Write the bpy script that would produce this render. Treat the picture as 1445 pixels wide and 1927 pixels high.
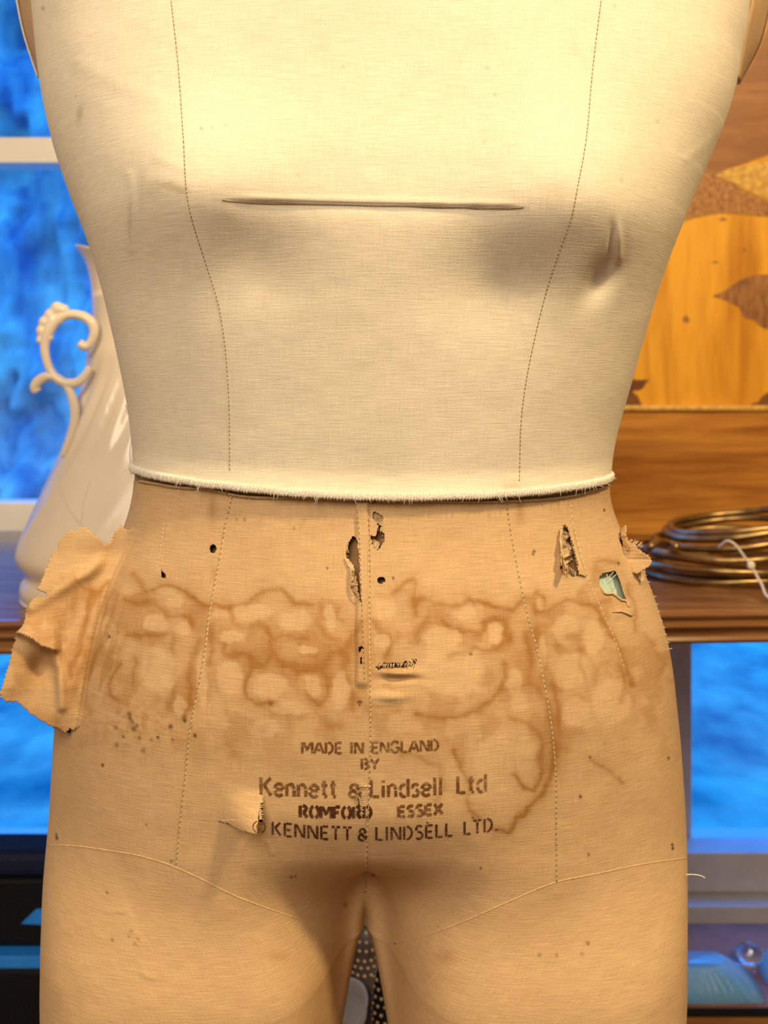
import bpy, bmesh, math, random
import numpy as np
from mathutils import Vector, Matrix
from mathutils.bvhtree import BVHTree

random.seed(7)
rng = np.random.default_rng(7)
S = bpy.context.scene
for o in list(bpy.data.objects):
    bpy.data.objects.remove(o)

# ------------------------------------------------------------------ camera
F, U0, V0, D, ZC = 1900.0, 722.5, 740.0, 0.555, 1.05   # focal length and principal point in pixels, distance to the form's axis, eye height
cam_d = bpy.data.cameras.new('camera')
cam = bpy.data.objects.new('camera', cam_d)
S.collection.objects.link(cam)
cam.location = (0, -D, ZC)
cam.rotation_euler = (math.pi / 2, 0, 0)
cam_d.sensor_width = 36.0
cam_d.sensor_fit = 'AUTO'
cam_d.lens = F * 36.0 / 1927.0
cam_d.shift_y = -(963.5 - V0) / 1927.0
cam_d.clip_start = 0.02
cam_d.dof.use_dof = True
cam_d.dof.focus_distance = 0.45
cam_d.dof.aperture_fstop = 13.0
S.camera = cam

# ------------------------------------------------------------------ exposure, sky, lights
S.view_settings.view_transform = 'Standard'
S.view_settings.look = 'None'
S.view_settings.exposure = 0.0
S.view_settings.gamma = 1.0
S.view_settings.use_curve_mapping = False

W = bpy.data.worlds.new('dusk_sky')
S.world = W
W.use_nodes = True
bg = W.node_tree.nodes['Background']
bg.inputs['Color'].default_value = (0.012, 0.235, 1.0, 1)
bg.inputs['Strength'].default_value = 5.6

def lamp(name, loc, target, power, size, color):
    d = bpy.data.lights.new(name, 'AREA')
    d.shape = 'DISK'
    d.size = size
    d.energy = power
    d.color = color
    o = bpy.data.objects.new(name, d)
    S.collection.objects.link(o)
    o.location = loc
    o.rotation_euler = (Vector(target) - Vector(loc)).to_track_quat('-Z', 'Y').to_euler()
    return o
lamp('ceiling_spot_lamp', (0.85, -1.02, 2.45), (0.05, -0.05, 1.05), 34.0, 0.20, (1.0, 0.74, 0.37))
lamp('fill_light', (-0.40, -1.75, 2.12), (0, 0, 0.95), 38.0, 1.1, (1.0, 0.83, 0.60))  # added soft fill, no such lamp known in the room

# ------------------------------------------------------------------ mesh helpers
def link(name, me, mat=None, parent=None, smooth=True):
    o = bpy.data.objects.new(name, me)
    S.collection.objects.link(o)
    if mat is not None:
        me.materials.append(mat)
    if parent is not None:
        o.parent = parent
        o.matrix_parent_inverse = parent.matrix_world.inverted() if False else Matrix.Translation(-Vector(parent.location))
    if smooth:
        me.polygons.foreach_set('use_smooth', np.ones(len(me.polygons), dtype=bool))
    return o

def mesh_obj(name, verts, faces, mat, parent=None, smooth=True):
    me = bpy.data.meshes.new(name)
    me.from_pydata([tuple(map(float, v)) for v in verts], [], [tuple(map(int, f)) for f in faces])
    me.update()
    return link(name, me, mat, parent, smooth)

def bm_obj(name, bm, mat, parent=None, smooth=False):
    me = bpy.data.meshes.new(name)
    bmesh.ops.recalc_face_normals(bm, faces=bm.faces)
    bm.to_mesh(me)
    bm.free()
    return link(name, me, mat, parent, smooth)

def empty(name, loc, label, cat, group=None):
    o = bpy.data.objects.new(name, None)
    S.collection.objects.link(o)
    o.location = loc
    tag(o, label, cat, group)
    return o

def tag(o, label=None, cat=None, group=None, kind=None):
    if label: o['label'] = label
    if cat: o['category'] = cat
    if group: o['group'] = group
    if kind: o['kind'] = kind
    return o

def box(bm, x0, x1, y0, y1, z0, z1, bev=0.0, M=None):
    r = bmesh.ops.create_cube(bm, size=1.0)
    vs = r['verts']
    for v in vs:
        v.co = Vector(((x0 + x1) / 2 + v.co.x * (x1 - x0), (y0 + y1) / 2 + v.co.y * (y1 - y0), (z0 + z1) / 2 + v.co.z * (z1 - z0)))
    if bev > 0:
        es = list({e for v in vs for e in v.link_edges})
        rb = bmesh.ops.bevel(bm, geom=es, offset=bev, segments=2, affect='EDGES', profile=0.6)
        vs = list({v for f in rb['faces'] for v in f.verts} | {v for v in vs if v.is_valid})
    if M is not None:
        for v in vs:
            v.co = M @ v.co
    return vs

def tube_geo(pts, rad, nseg=8, closed=False, ridge=None, flat=None):
    """swept tube; rad scalar or array; returns verts, faces"""
    P = np.asarray(pts, float)
    n = len(P)
    rad = np.broadcast_to(np.asarray(rad, float), (n,))
    if closed:
        T = np.roll(P, -1, 0) - np.roll(P, 1, 0)
    else:
        T = np.gradient(P, axis=0)
    T /= np.linalg.norm(T, axis=1)[:, None] + 1e-12
    up = np.array([0, 0, 1.0]) if abs(T[0, 2]) < 0.9 else np.array([0, 1.0, 0])
    N = np.zeros_like(P)
    nv = np.cross(T[0], up); nv /= np.linalg.norm(nv)
    for i in range(n):
        nv = nv - T[i] * nv.dot(T[i])
        nv /= np.linalg.norm(nv) + 1e-12
        N[i] = nv
    B = np.cross(T, N)
    a = np.arange(nseg) * 2 * np.pi / nseg
    R = rad[:, None] * np.ones(nseg)[None]
    if ridge is not None:
        R = R * ridge(np.arange(n)[:, None], a[None])
    V = P[:, None] + R[..., None] * (np.cos(a)[None, :, None] * N[:, None] + np.sin(a)[None, :, None] * B[:, None])
    V = V.reshape(-1, 3)
    Fc = []
    m = n if closed else n - 1
    for i in range(m):
        i2 = (i + 1) % n
        for j in range(nseg):
            j2 = (j + 1) % nseg
            Fc.append((i * nseg + j, i * nseg + j2, i2 * nseg + j2, i2 * nseg + j))
    if not closed:
        Fc.append(tuple(range(nseg - 1, -1, -1)))
        Fc.append(tuple((n - 1) * nseg + j for j in range(nseg)))
    return V, Fc

class Geo:
    """collects several pieces of geometry into one mesh"""
    def __init__(self): self.v = []; self.f = []; self.n = 0
    def add(self, V, Fc):
        V = np.asarray(V).reshape(-1, 3)
        self.v.append(V)
        self.f += [tuple(int(i) + self.n for i in f) for f in Fc]
        self.n += len(V)
    def tube(self, pts, rad, nseg=6, **k): self.add(*tube_geo(pts, rad, nseg, **k))
    def build(self, name, mat, parent=None, smooth=True):
        return mesh_obj(name, np.concatenate(self.v), self.f, mat, parent, smooth)

def catmull(pts, step):
    """smooth dense polyline through pts (any dimension)"""
    P = np.asarray(pts, float)
    P = np.vstack([2 * P[0] - P[1], P, 2 * P[-1] - P[-2]])
    out = []
    for i in range(1, len(P) - 2):
        p0, p1, p2, p3 = P[i - 1], P[i], P[i + 1], P[i + 2]
        n = max(1, int(np.linalg.norm(p2 - p1) / step))
        t = np.arange(n)[:, None] / n
        out.append(0.5 * (2 * p1 + (p2 - p0) * t + (2 * p0 - 5 * p1 + 4 * p2 - p3) * t ** 2 + (3 * p1 - p0 - 3 * p2 + p3) * t ** 3))
    out.append(P[-2][None])
    return np.concatenate(out)

def lathe(profile, nseg=64, fn=None):
    """profile: (radius, height) list; fn(ang, k, r, z)->r"""
    V = []; Fc = []
    n = len(profile)
    for k, (r, z) in enumerate(profile):
        for j in range(nseg):
            a = 2 * math.pi * j / nseg
            rr = fn(a, k, r, z) if fn else r
            if isinstance(rr, tuple): rr, zz = rr
            else: zz = z
            V.append((rr * math.cos(a), rr * math.sin(a), zz))
    for k in range(n - 1):
        for j in range(nseg):
            j2 = (j + 1) % nseg
            Fc.append((k * nseg + j, k * nseg + j2, (k + 1) * nseg + j2, (k + 1) * nseg + j))
    return np.array(V), Fc

def inside(poly, u, v):
    poly = np.asarray(poly, float)
    u = np.asarray(u); v = np.asarray(v)
    r = np.zeros(u.shape, bool)
    n = len(poly)
    for i in range(n):
        x1, y1 = poly[i]; x2, y2 = poly[(i + 1) % n]
        if y1 == y2: continue
        c = ((y1 > v) != (y2 > v)) & (u < (x2 - x1) * (v - y1) / (y2 - y1) + x1)
        r ^= c
    return r

# value noise, vectorised
_tab = rng.random((256, 256))
def vnoise(x, y):
    xi = np.floor(x).astype(int); yi = np.floor(y).astype(int)
    fx = x - xi; fy = y - yi
    fx = fx * fx * (3 - 2 * fx); fy = fy * fy * (3 - 2 * fy)
    g = lambda a, b: _tab[a % 256, b % 256]
    return (g(xi, yi) * (1 - fx) + g(xi + 1, yi) * fx) * (1 - fy) + (g(xi, yi + 1) * (1 - fx) + g(xi + 1, yi + 1) * fx) * fy
def fbm(x, y, o=4):
    s = 0; a = 0.5
    for i in range(o):
        s = s + a * vnoise(x * 2 ** i + 17 * i, y * 2 ** i + 31 * i); a *= 0.5
    return s / (1 - 0.5 ** o)

def polydist(u, v, line):
    d = np.full(u.shape, 1e9)
    for (x1, y1), (x2, y2) in zip(line[:-1], line[1:]):
        dx, dy = x2 - x1, y2 - y1
        t = np.clip(((u - x1) * dx + (v - y1) * dy) / (dx * dx + dy * dy + 1e-9), 0, 1)
        d = np.minimum(d, np.hypot(u - x1 - t * dx, v - y1 - t * dy))
    return d

def project(P):
    dist = P[..., 1] + D
    return U0 + F * P[..., 0] / dist, V0 - F * (P[..., 2] - ZC) / dist

# ------------------------------------------------------------------ materials
def M_(name):
    m = bpy.data.materials.new(name)
    m.use_nodes = True
    nt = m.node_tree
    return m, nt, nt.nodes['Principled BSDF']
def nd(nt, typ, **k):
    n = nt.nodes.new(typ)
    for a, b in k.items():
        setattr(n, a, b)
    return n
def simple(name, col, rough=0.5, metal=0.0, var=0.12, scale=(40, 40, 40), bump=0.0, coords='Object', spec=None, col2=None, detail=4):
    m, nt, b = M_(name)
    tc = nd(nt, 'ShaderNodeTexCoord')
    mp = nd(nt, 'ShaderNodeMapping'); mp.inputs['Scale'].default_value = scale
    nz = nd(nt, 'ShaderNodeTexNoise'); nz.inputs['Scale'].default_value = 1.0; nz.inputs['Detail'].default_value = detail
    nt.links.new(tc.outputs[coords], mp.inputs[0]); nt.links.new(mp.outputs[0], nz.inputs['Vector'])
    rp = nd(nt, 'ShaderNodeValToRGB')
    rp.color_ramp.elements[0].position = 0.32; rp.color_ramp.elements[1].position = 0.68
    c2 = col2 if col2 else tuple(min(1, c * (1 + var)) for c in col)
    c1 = tuple(c * (1 - var) for c in col) if not col2 else col
    rp.color_ramp.elements[0].color = (*c1, 1); rp.color_ramp.elements[1].color = (*c2, 1)
    nt.links.new(nz.outputs[0], rp.inputs[0]); nt.links.new(rp.outputs[0], b.inputs['Base Color'])
    b.inputs['Roughness'].default_value = rough; b.inputs['Metallic'].default_value = metal
    if spec is not None: b.inputs['Specular IOR Level'].default_value = spec
    if bump:
        bp = nd(nt, 'ShaderNodeBump'); bp.inputs['Strength'].default_value = bump; bp.inputs['Distance'].default_value = 0.002
        nt.links.new(nz.outputs[0], bp.inputs['Height']); nt.links.new(bp.outputs[0], b.inputs['Normal'])
    return m

def cloth(name, base, stain, dark, weave=0.5, thread=1.0):
    """woven cloth: attribute 'weave' = metres along the cloth, 'stain' and 'speck' = marks soaked into it, plus painted under-bust shade on the bodice"""
    m, nt, b = M_(name)
    L = nt.links.new
    at = nd(nt, 'ShaderNodeAttribute', attribute_name='weave')
    def streak(su, sv, det=2.0):
        mp = nd(nt, 'ShaderNodeMapping'); mp.inputs['Scale'].default_value = (su, sv, 1)
        nz = nd(nt, 'ShaderNodeTexNoise'); nz.inputs['Scale'].default_value = 1.0; nz.inputs['Detail'].default_value = det
        L(at.outputs['Vector'], mp.inputs[0]); L(mp.outputs[0], nz.inputs['Vector'])
        return nz.outputs[0]
    h = streak(90 * thread, 1900 * thread)      # weft
    w = streak(1900 * thread, 90 * thread)      # warp
    f = streak(1500 * thread, 1500 * thread, 1.0)
    def math2(op, a, bb):
        n = nd(nt, 'ShaderNodeMath', operation=op)
        for i, x in enumerate((a, bb)):
            if isinstance(x, (int, float)): n.inputs[i].default_value = x
            else: L(x, n.inputs[i])
        return n.outputs[0]
    hw = math2('ADD', math2('MULTIPLY', h, 0.55), math2('MULTIPLY', w, 0.3))
    hh = math2('ADD', hw, math2('MULTIPLY', f, 0.35))
    big = streak(16, 16, 5.0)
    st = nd(nt, 'ShaderNodeAttribute', attribute_name='stain')
    sp = nd(nt, 'ShaderNodeAttribute', attribute_name='speck')
    # base tone
    mr = nd(nt, 'ShaderNodeMapRange'); L(hh, mr.inputs[0])
    mr.inputs[1].default_value = 0.3; mr.inputs[2].default_value = 0.9; mr.inputs[3].default_value = 1 - 0.30 * weave; mr.inputs[4].default_value = 1 + 0.26 * weave
    mb = nd(nt, 'ShaderNodeMapRange'); L(big, mb.inputs[0])
    mb.inputs[1].default_value = 0.3; mb.inputs[2].default_value = 0.7; mb.inputs[3].default_value = 0.94; mb.inputs[4].default_value = 1.05
    tone = math2('MULTIPLY', mr.outputs[0], mb.outputs[0])
    mx = nd(nt, 'ShaderNodeMix', data_type='RGBA'); mx.inputs[6].default_value = (*base, 1); mx.inputs[7].default_value = (*stain, 1)
    L(st.outputs['Fac'], mx.inputs[0])
    mx2 = nd(nt, 'ShaderNodeMix', data_type='RGBA'); mx2.inputs[7].default_value = (*dark, 1)
    L(mx.outputs[2], mx2.inputs[6]); L(sp.outputs['Fac'], mx2.inputs[0])
    ml = nd(nt, 'ShaderNodeVectorMath', operation='SCALE'); L(mx2.outputs[2], ml.inputs[0]); L(tone, ml.inputs['Scale'])
    L(ml.outputs[0], b.inputs['Base Color'])
    b.inputs['Roughness'].default_value = 0.9
    b.inputs['Specular IOR Level'].default_value = 0.15
    bp = nd(nt, 'ShaderNodeBump'); bp.inputs['Strength'].default_value = 0.45 * weave; bp.inputs['Distance'].default_value = 0.0006
    L(hh, bp.inputs['Height']); L(bp.outputs[0], b.inputs['Normal'])
    return m

LINEN = (0.61, 0.42, 0.235)
MAT = {}
MAT['calico'] = cloth('calico_cloth', (0.77, 0.705, 0.57), (0.40, 0.33, 0.23), (0.33, 0.20, 0.10), 0.75, 0.9)
MAT['linen'] = cloth('old_linen', LINEN, (0.33, 0.155, 0.043), (0.07, 0.03, 0.012), 1.0, 1.0)
MAT['linen_plain'] = simple('linen_edges', (0.62, 0.44, 0.25), 0.9, var=0.15, scale=(900, 900, 900), bump=0.4)
MAT['thread'] = simple('seam_thread', (0.66, 0.50, 0.30), 0.85, var=0.2, scale=(700, 700, 700))
MAT['dark_thread'] = simple('dark_stitching', (0.40, 0.27, 0.13), 0.85, var=0.3, scale=(700, 700, 700))
MAT['white_thread'] = simple('white_overlock', (0.70, 0.665, 0.60), 0.85, var=0.12, scale=(900, 900, 900), bump=0.3)
MAT['core'] = simple('papier_mache', (0.27, 0.14, 0.06), 0.95, var=0.35, scale=(160, 160, 160), bump=0.5)
MAT['mint'] = simple('mint_lining', (0.50, 0.66, 0.56), 0.85, var=0.08, scale=(300, 300, 300))
MAT['stay'] = simple('waist_tape', (0.42, 0.27, 0.13), 0.9, var=0.15, scale=(600, 600, 600), bump=0.3)
MAT['porcelain'] = simple('cream_porcelain', (0.80, 0.70, 0.56), 0.22, var=0.03, scale=(20, 20, 20))
MAT['steel'] = simple('steel', (0.5, 0.5, 0.5), 0.3, 1.0)
MAT['brass'] = simple('dull_brass', (0.34, 0.225, 0.10), 0.36, 1.0, var=0.35, scale=(60, 60, 60))
MAT['string'] = simple('white_string', (0.8, 0.74, 0.64), 0.9, scale=(900, 900, 900), bump=0.4)

def wood(name, c1, c2, sx, sy, sz, rough=0.35, dist=2.5, pores=0.25):
    m, nt, b = M_(name)
    L = nt.links.new
    tc = nd(nt, 'ShaderNodeTexCoord')
    mp = nd(nt, 'ShaderNodeMapping'); mp.inputs['Scale'].default_value = (sx, sy, sz)
    L(tc.outputs['Object'], mp.inputs[0])
    nz = nd(nt, 'ShaderNodeTexNoise'); nz.inputs['Scale'].default_value = 1; nz.inputs['Detail'].default_value = 6; nz.inputs['Roughness'].default_value = 0.6; nz.inputs['Distortion'].default_value = dist * 0.2
    L(mp.outputs[0], nz.inputs['Vector'])
    mp2 = nd(nt, 'ShaderNodeMapping'); mp2.inputs['Scale'].default_value = (sx * 7, sy * 7, sz * 7)
    L(tc.outputs['Object'], mp2.inputs[0])
    n2 = nd(nt, 'ShaderNodeTexNoise'); n2.inputs['Scale'].default_value = 1; n2.inputs['Detail'].default_value = 3
    L(mp2.outputs[0], n2.inputs['Vector'])
    ad = nd(nt, 'ShaderNodeMath', operation='MULTIPLY_ADD'); L(n2.outputs[0], ad.inputs[0]); ad.inputs[1].default_value = pores; L(nz.outputs[0], ad.inputs[2])
    rp = nd(nt, 'ShaderNodeValToRGB')
    rp.color_ramp.elements[0].position = 0.38 + pores * 0.5; rp.color_ramp.elements[1].position = 0.64 + pores * 0.5
    rp.color_ramp.elements[0].color = (*c1, 1); rp.color_ramp.elements[1].color = (*c2, 1)
    L(ad.outputs[0], rp.inputs[0]); L(rp.outputs[0], b.inputs['Base Color'])
    b.inputs['Roughness'].default_value = rough
    b.inputs['Specular IOR Level'].default_value = 0.35
    return m
MAT['table_wood'] = wood('table_walnut', (0.20, 0.085, 0.03), (0.34, 0.16, 0.06), 3, 40, 40, 0.2)
MAT['rail_wood'] = wood('mahogany_rail', (0.30, 0.105, 0.014), (0.66, 0.30, 0.05), 1.6, 26, 26, 0.4)
MAT['veneer'] = wood('satin_veneer', (0.54, 0.215, 0.014), (0.86, 0.42, 0.035), 14, 14, 2.0, 0.4)
MAT['inlay_dark'] = wood('walnut_inlay', (0.16, 0.06, 0.02), (0.25, 0.10, 0.035), 12, 12, 30, 0.4)
MAT['inlay_brown'] = wood('brown_inlay', (0.30, 0.125, 0.042), (0.42, 0.19, 0.068), 6, 10, 26, 0.4)
MAT['inlay_burr'] = simple('burr_inlay', (0.23, 0.085, 0.02), 0.4, scale=(170, 170, 170), col2=(0.56, 0.26, 0.07))
MAT['inlay_gold'] = simple('golden_inlay', (0.52, 0.27, 0.04), 0.4, scale=(120, 120, 120), col2=(0.82, 0.50, 0.10))
MAT['inlay_feather'] = simple('streaked_inlay', (0.20, 0.075, 0.02), 0.4, scale=(140, 30, 45), col2=(0.42, 0.19, 0.055))
MAT['white_paint'] = simple('white_paint', (0.80, 0.78, 0.74), 0.35, var=0.03, scale=(30, 30, 30))
MAT['grey_paint'] = simple('grey_paint', (0.62, 0.60, 0.60), 0.22, var=0.04, scale=(30, 30, 30))
MAT['wall'] = simple('plaster', (0.62, 0.54, 0.42), 0.9, var=0.04, scale=(12, 12, 12))
MAT['floor'] = wood('floorboards', (0.10, 0.05, 0.02), (0.2, 0.1, 0.045), 2, 18, 18, 0.5)
MAT['black'] = simple('black_leather', (0.006, 0.007, 0.010), 0.55, var=0.3, scale=(200, 200, 200), bump=0.15, spec=0.2)
MAT['navy'] = simple('navy_leather', (0.008, 0.014, 0.05), 0.6, var=0.3, scale=(200, 200, 200), bump=0.15, spec=0.2)
MAT['reflected_blue'] = simple('reflected_blue', (0.02, 0.26, 0.95), 0.4, var=0.1)  # window light reflected on the case, put in as blue colour
MAT['lawn'] = simple('lawn', (0.03, 0.13, 0.14), 0.95, scale=(4.2, 2.6, 4), col2=(0.40, 0.52, 0.34), detail=11)
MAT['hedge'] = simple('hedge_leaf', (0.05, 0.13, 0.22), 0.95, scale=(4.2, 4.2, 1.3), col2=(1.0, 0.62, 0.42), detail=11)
MAT['bead'] = simple('cream_bead', (0.46, 0.34, 0.22), 0.35)
MAT['grey_cloth'] = simple('grey_cloth', (0.30, 0.25, 0.22), 0.9, scale=(120, 120, 120), var=0.25, bump=0.3)

def glassmat(name, col, rough):
    m, nt, b = M_(name)
    b.inputs['Base Color'].default_value = (*col, 1)
    b.inputs['Transmission Weight'].default_value = 1.0
    b.inputs['Roughness'].default_value = rough
    b.inputs['IOR'].default_value = 1.5
    nz = nd(nt, 'ShaderNodeTexNoise'); nz.inputs['Scale'].default_value = 140
    tc = nd(nt, 'ShaderNodeTexCoord'); nt.links.new(tc.outputs['Object'], nz.inputs['Vector'])
    bp = nd(nt, 'ShaderNodeBump'); bp.inputs['Strength'].default_value = 0.35; bp.inputs['Distance'].default_value = 0.002
    nt.links.new(nz.outputs[0], bp.inputs['Height']); nt.links.new(bp.outputs[0], b.inputs['Normal'])
    return m
def pressed():
    m = glassmat('pressed_glass', (0.90, 0.97, 1.0), 0.12)
    nt = m.node_tree; b = nt.nodes['Principled BSDF']; out = nt.nodes['Material Output']
    tl_ = nd(nt, 'ShaderNodeBsdfTranslucent'); tl_.inputs[0].default_value = (0.7, 0.95, 1.0, 1)
    df = nd(nt, 'ShaderNodeBsdfDiffuse'); df.inputs[0].default_value = (0.22, 0.55, 0.95, 1)
    m1 = nd(nt, 'ShaderNodeMixShader'); m1.inputs[0].default_value = 0.3
    m2 = nd(nt, 'ShaderNodeMixShader'); m2.inputs[0].default_value = 0.75
    L = nt.links.new
    L(tl_.outputs[0], m1.inputs[1]); L(df.outputs[0], m1.inputs[2]); L(b.outputs[0], m2.inputs[1]); L(m1.outputs[0], m2.inputs[2]); L(m2.outputs[0], out.inputs[0])
    return m
MAT['glass'] = pressed()
MAT['clear_glass'] = glassmat('clear_glass', (0.95, 0.95, 1.0), 0.04)
def panemat():
    m = bpy.data.materials.new('window_glass'); m.use_nodes = True
    nt = m.node_tree; nt.nodes.clear()
    out = nd(nt, 'ShaderNodeOutputMaterial'); mix = nd(nt, 'ShaderNodeMixShader'); tr = nd(nt, 'ShaderNodeBsdfTransparent'); gl = nd(nt, 'ShaderNodeBsdfGlossy')
    tr.inputs[0].default_value = (0.96, 0.98, 0.98, 1); gl.inputs['Roughness'].default_value = 0.02
    mix.inputs[0].default_value = 0.05
    L = nt.links.new
    L(tr.outputs[0], mix.inputs[1]); L(gl.outputs[0], mix.inputs[2]); L(mix.outputs[0], out.inputs[0])
    return m
MAT['pane'] = panemat()
def inkmat(name, col, keep):
    """stencil ink, worn away in places"""
    m, nt, b = M_(name)
    b.inputs['Base Color'].default_value = (*col, 1); b.inputs['Roughness'].default_value = 0.95; b.inputs['Specular IOR Level'].default_value = 0.05
    tc = nd(nt, 'ShaderNodeTexCoord')
    nz = nd(nt, 'ShaderNodeTexNoise'); nz.inputs['Scale'].default_value = 620; nz.inputs['Detail'].default_value = 3
    n2 = nd(nt, 'ShaderNodeTexNoise'); n2.inputs['Scale'].default_value = 70; n2.inputs['Detail'].default_value = 2
    L = nt.links.new
    L(tc.outputs['Object'], nz.inputs['Vector']); L(tc.outputs['Object'], n2.inputs['Vector'])
    ad = nd(nt, 'ShaderNodeMath', operation='MULTIPLY_ADD'); L(n2.outputs[0], ad.inputs[0]); ad.inputs[1].default_value = 0.8; L(nz.outputs[0], ad.inputs[2])
    mr = nd(nt, 'ShaderNodeMapRange'); L(ad.outputs[0], mr.inputs[0])
    mr.inputs[1].default_value = 0.60; mr.inputs[2].default_value = 1.10; mr.inputs[3].default_value = max(0, keep - 0.45); mr.inputs[4].default_value = min(1, keep + 0.3)
    L(mr.outputs[0], b.inputs['Alpha'])
    return m
MAT['ink_faded'] = inkmat('faded_ink', (0.16, 0.065, 0.018), 0.62)
MAT['ink_dark'] = inkmat('dark_ink', (0.085, 0.028, 0.012), 0.85)

# ------------------------------------------------------------------ the room
YW = 0.995          # inner face of the window plane
XL, XR, YF, ZT = -2.2, 2.2, -2.8, 2.9
def struct(name, bm, mat, parent=None):
    o = bm_obj(name, bm, mat, parent)
    if parent is None: o['kind'] = 'structure'
    return o
WX0, WX1, WZ0, WZ1 = -1.15, 1.15, 0.344, 2.10
bm = bmesh.new(); box(bm, XL, XR, YF, YW + 0.16, -0.1, 0); struct('floor', bm, MAT['floor'])
bm = bmesh.new(); box(bm, XL, XR, YF, YW + 0.16, ZT, ZT + 0.1); struct('ceiling', bm, MAT['wall'])
bm = bmesh.new(); box(bm, XL - 0.1, XL, YF, YW + 0.16, 0, ZT); struct('wall_left', bm, MAT['wall'])
bm = bmesh.new(); box(bm, XR, XR + 0.1, YF, YW + 0.16, 0, ZT); struct('wall_right', bm, MAT['wall'])
bm = bmesh.new(); box(bm, XL, XR, YF - 0.1, YF, 0, ZT); struct('wall_front', bm, MAT['wall'])
bm = bmesh.new()
box(bm, XL, WX0, YW, YW + 0.16, 0, ZT); box(bm, WX1, XR, YW, YW + 0.16, 0, ZT)
box(bm, WX0, WX1, YW, YW + 0.16, 0, WZ0 - 0.03); box(bm, WX0, WX1, YW, YW + 0.16, WZ1, ZT)
struct('wall_back', bm, MAT['grey_paint'])
win = bpy.data.objects.new('window_1', None); S.collection.objects.link(win); win.location = (0, YW, WZ0); win['kind'] = 'structure'
bm = bmesh.new()
y0, y1 = YW + 0.0, YW + 0.055
box(bm, WX0, WX1, y0, y1, WZ0 - 0.03, WZ0, 0.002)
box(bm, WX0, WX1, y0, y1, WZ1 - 0.05, WZ1, 0.002)
box(bm, WX0, WX0 + 0.05, y0, y1, WZ0, WZ1 - 0.05, 0.002); box(bm, WX1 - 0.05, WX1, y0, y1, WZ0, WZ1 - 0.05, 0.002)
bm_obj('window_frame', bm, MAT['white_paint'], win)
bm = bmesh.new(); box(bm, 0.405, 0.4725, y0, y1, WZ0, WZ1 - 0.05, 0.002); bm_obj('mullion', bm, MAT['grey_paint'], win)
for za, zb in ((0.838, 0.882), (1.404, 1.443)):
    bm = bmesh.new()
    box(bm, WX0 + 0.05, 0.405, y0, y1, za, zb, 0.0015)
    bm_obj('glazing_bar', bm, MAT['white_paint'], win)
for za, zb in ((0.838, 0.882), (1.404, 1.443)):
    bm = bmesh.new()
    box(bm, 0.4725, WX1 - 0.05, y0, y1, za, zb, 0.0015)
    bm_obj('glazing_bar', bm, MAT['white_paint'], win)
zz = (WZ0, 0.838, 0.882, 1.404, 1.443, WZ1 - 0.05)
for xa, xb in ((WX0 + 0.05, 0.405), (0.4725, WX1 - 0.05)):
    for i in (0, 2, 4):
        bm = bmesh.new(); box(bm, xa, xb, y0 + 0.025, y0 + 0.029, zz[i], zz[i + 1]); bm_obj('pane', bm, MAT['pane'], win)
bm = bmesh.new(); box(bm, XL, XR, YW - 0.054, YW, 0.310, 0.369, 0.003); struct('trim_1', bm, MAT['grey_paint'])
bm = bmesh.new(); box(bm, XL, XR, YW - 0.092, YW, 0.268, 0.309, 0.003); struct('trim_2', bm, MAT['grey_paint'])
bm = bmesh.new(); box(bm, XL, XR, YW - 0.125, YW, 0.0, 0.267, 0.003); struct('trim_3', bm, MAT['grey_paint'])

# ------------------------------------------------------------------ outside the window
def ground():
    n, m = 90, 90
    xs = np.linspace(-7, 7, n); ys = np.linspace(YW + 0.2, 11.5, m)
    X, Y = np.meshgrid(xs, ys)
    Z = -0.05 + 0.10 * fbm(X * 1.7 + 40, Y * 1.7 + 40) + 0.05 * np.maximum(0, Y - 4)
    V = np.stack([X, Y, Z], -1).reshape(-1, 3)
    Fc = [(j * n + i, j * n + i + 1, (j + 1) * n + i + 1, (j + 1) * n + i) for j in range(m - 1) for i in range(n - 1)]
    o = mesh_obj('lawn', V, Fc, MAT['lawn']); tag(o, 'blue-lit lawn seen through the lower window panes', 'lawn', kind='structure')
ground()
def hedge():
    n, m = 220, 130
    xs = np.linspace(-6.5, 6.5, n); zs = np.linspace(0.0, 3.7, m)
    X, Z = np.meshgrid(xs, zs)
    Y = 6.6 - 1.1 * fbm(X * 1.3 + 9, Z * 1.0 + 5, 3) - 0.8 * fbm(X * 5 + 3, Z * 2.6 + 8, 4) + 0.10 * Z
    V = np.stack([X, Y, Z], -1).reshape(-1, 3)
    Fc = [(j * n + i, j * n + i + 1, (j + 1) * n + i + 1, (j + 1) * n + i) for j in range(m - 1) for i in range(n - 1)]
    # back side so that it has body
    B = V.copy(); B[:, 1] = 8.0
    k = len(V)
    Fc += [(f[3] + k, f[2] + k, f[1] + k, f[0] + k) for f in Fc]
    for i in range(n - 1):
        a = (m - 1) * n + i
        Fc.append((a, a + 1, a + 1 + k, a + k))
    for j in range(m - 1):
        for a, b in ((j * n, (j + 1) * n), (j * n + n - 1, (j + 1) * n + n - 1)):
            Fc.append((a, b, b + k, a + k))
    o = mesh_obj('hedge', np.vstack([V, B]), Fc, MAT['hedge'])
    tag(o, 'tall blue-lit hedge beyond the lawn outside the window', 'hedge', kind='stuff')
hedge()

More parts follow.
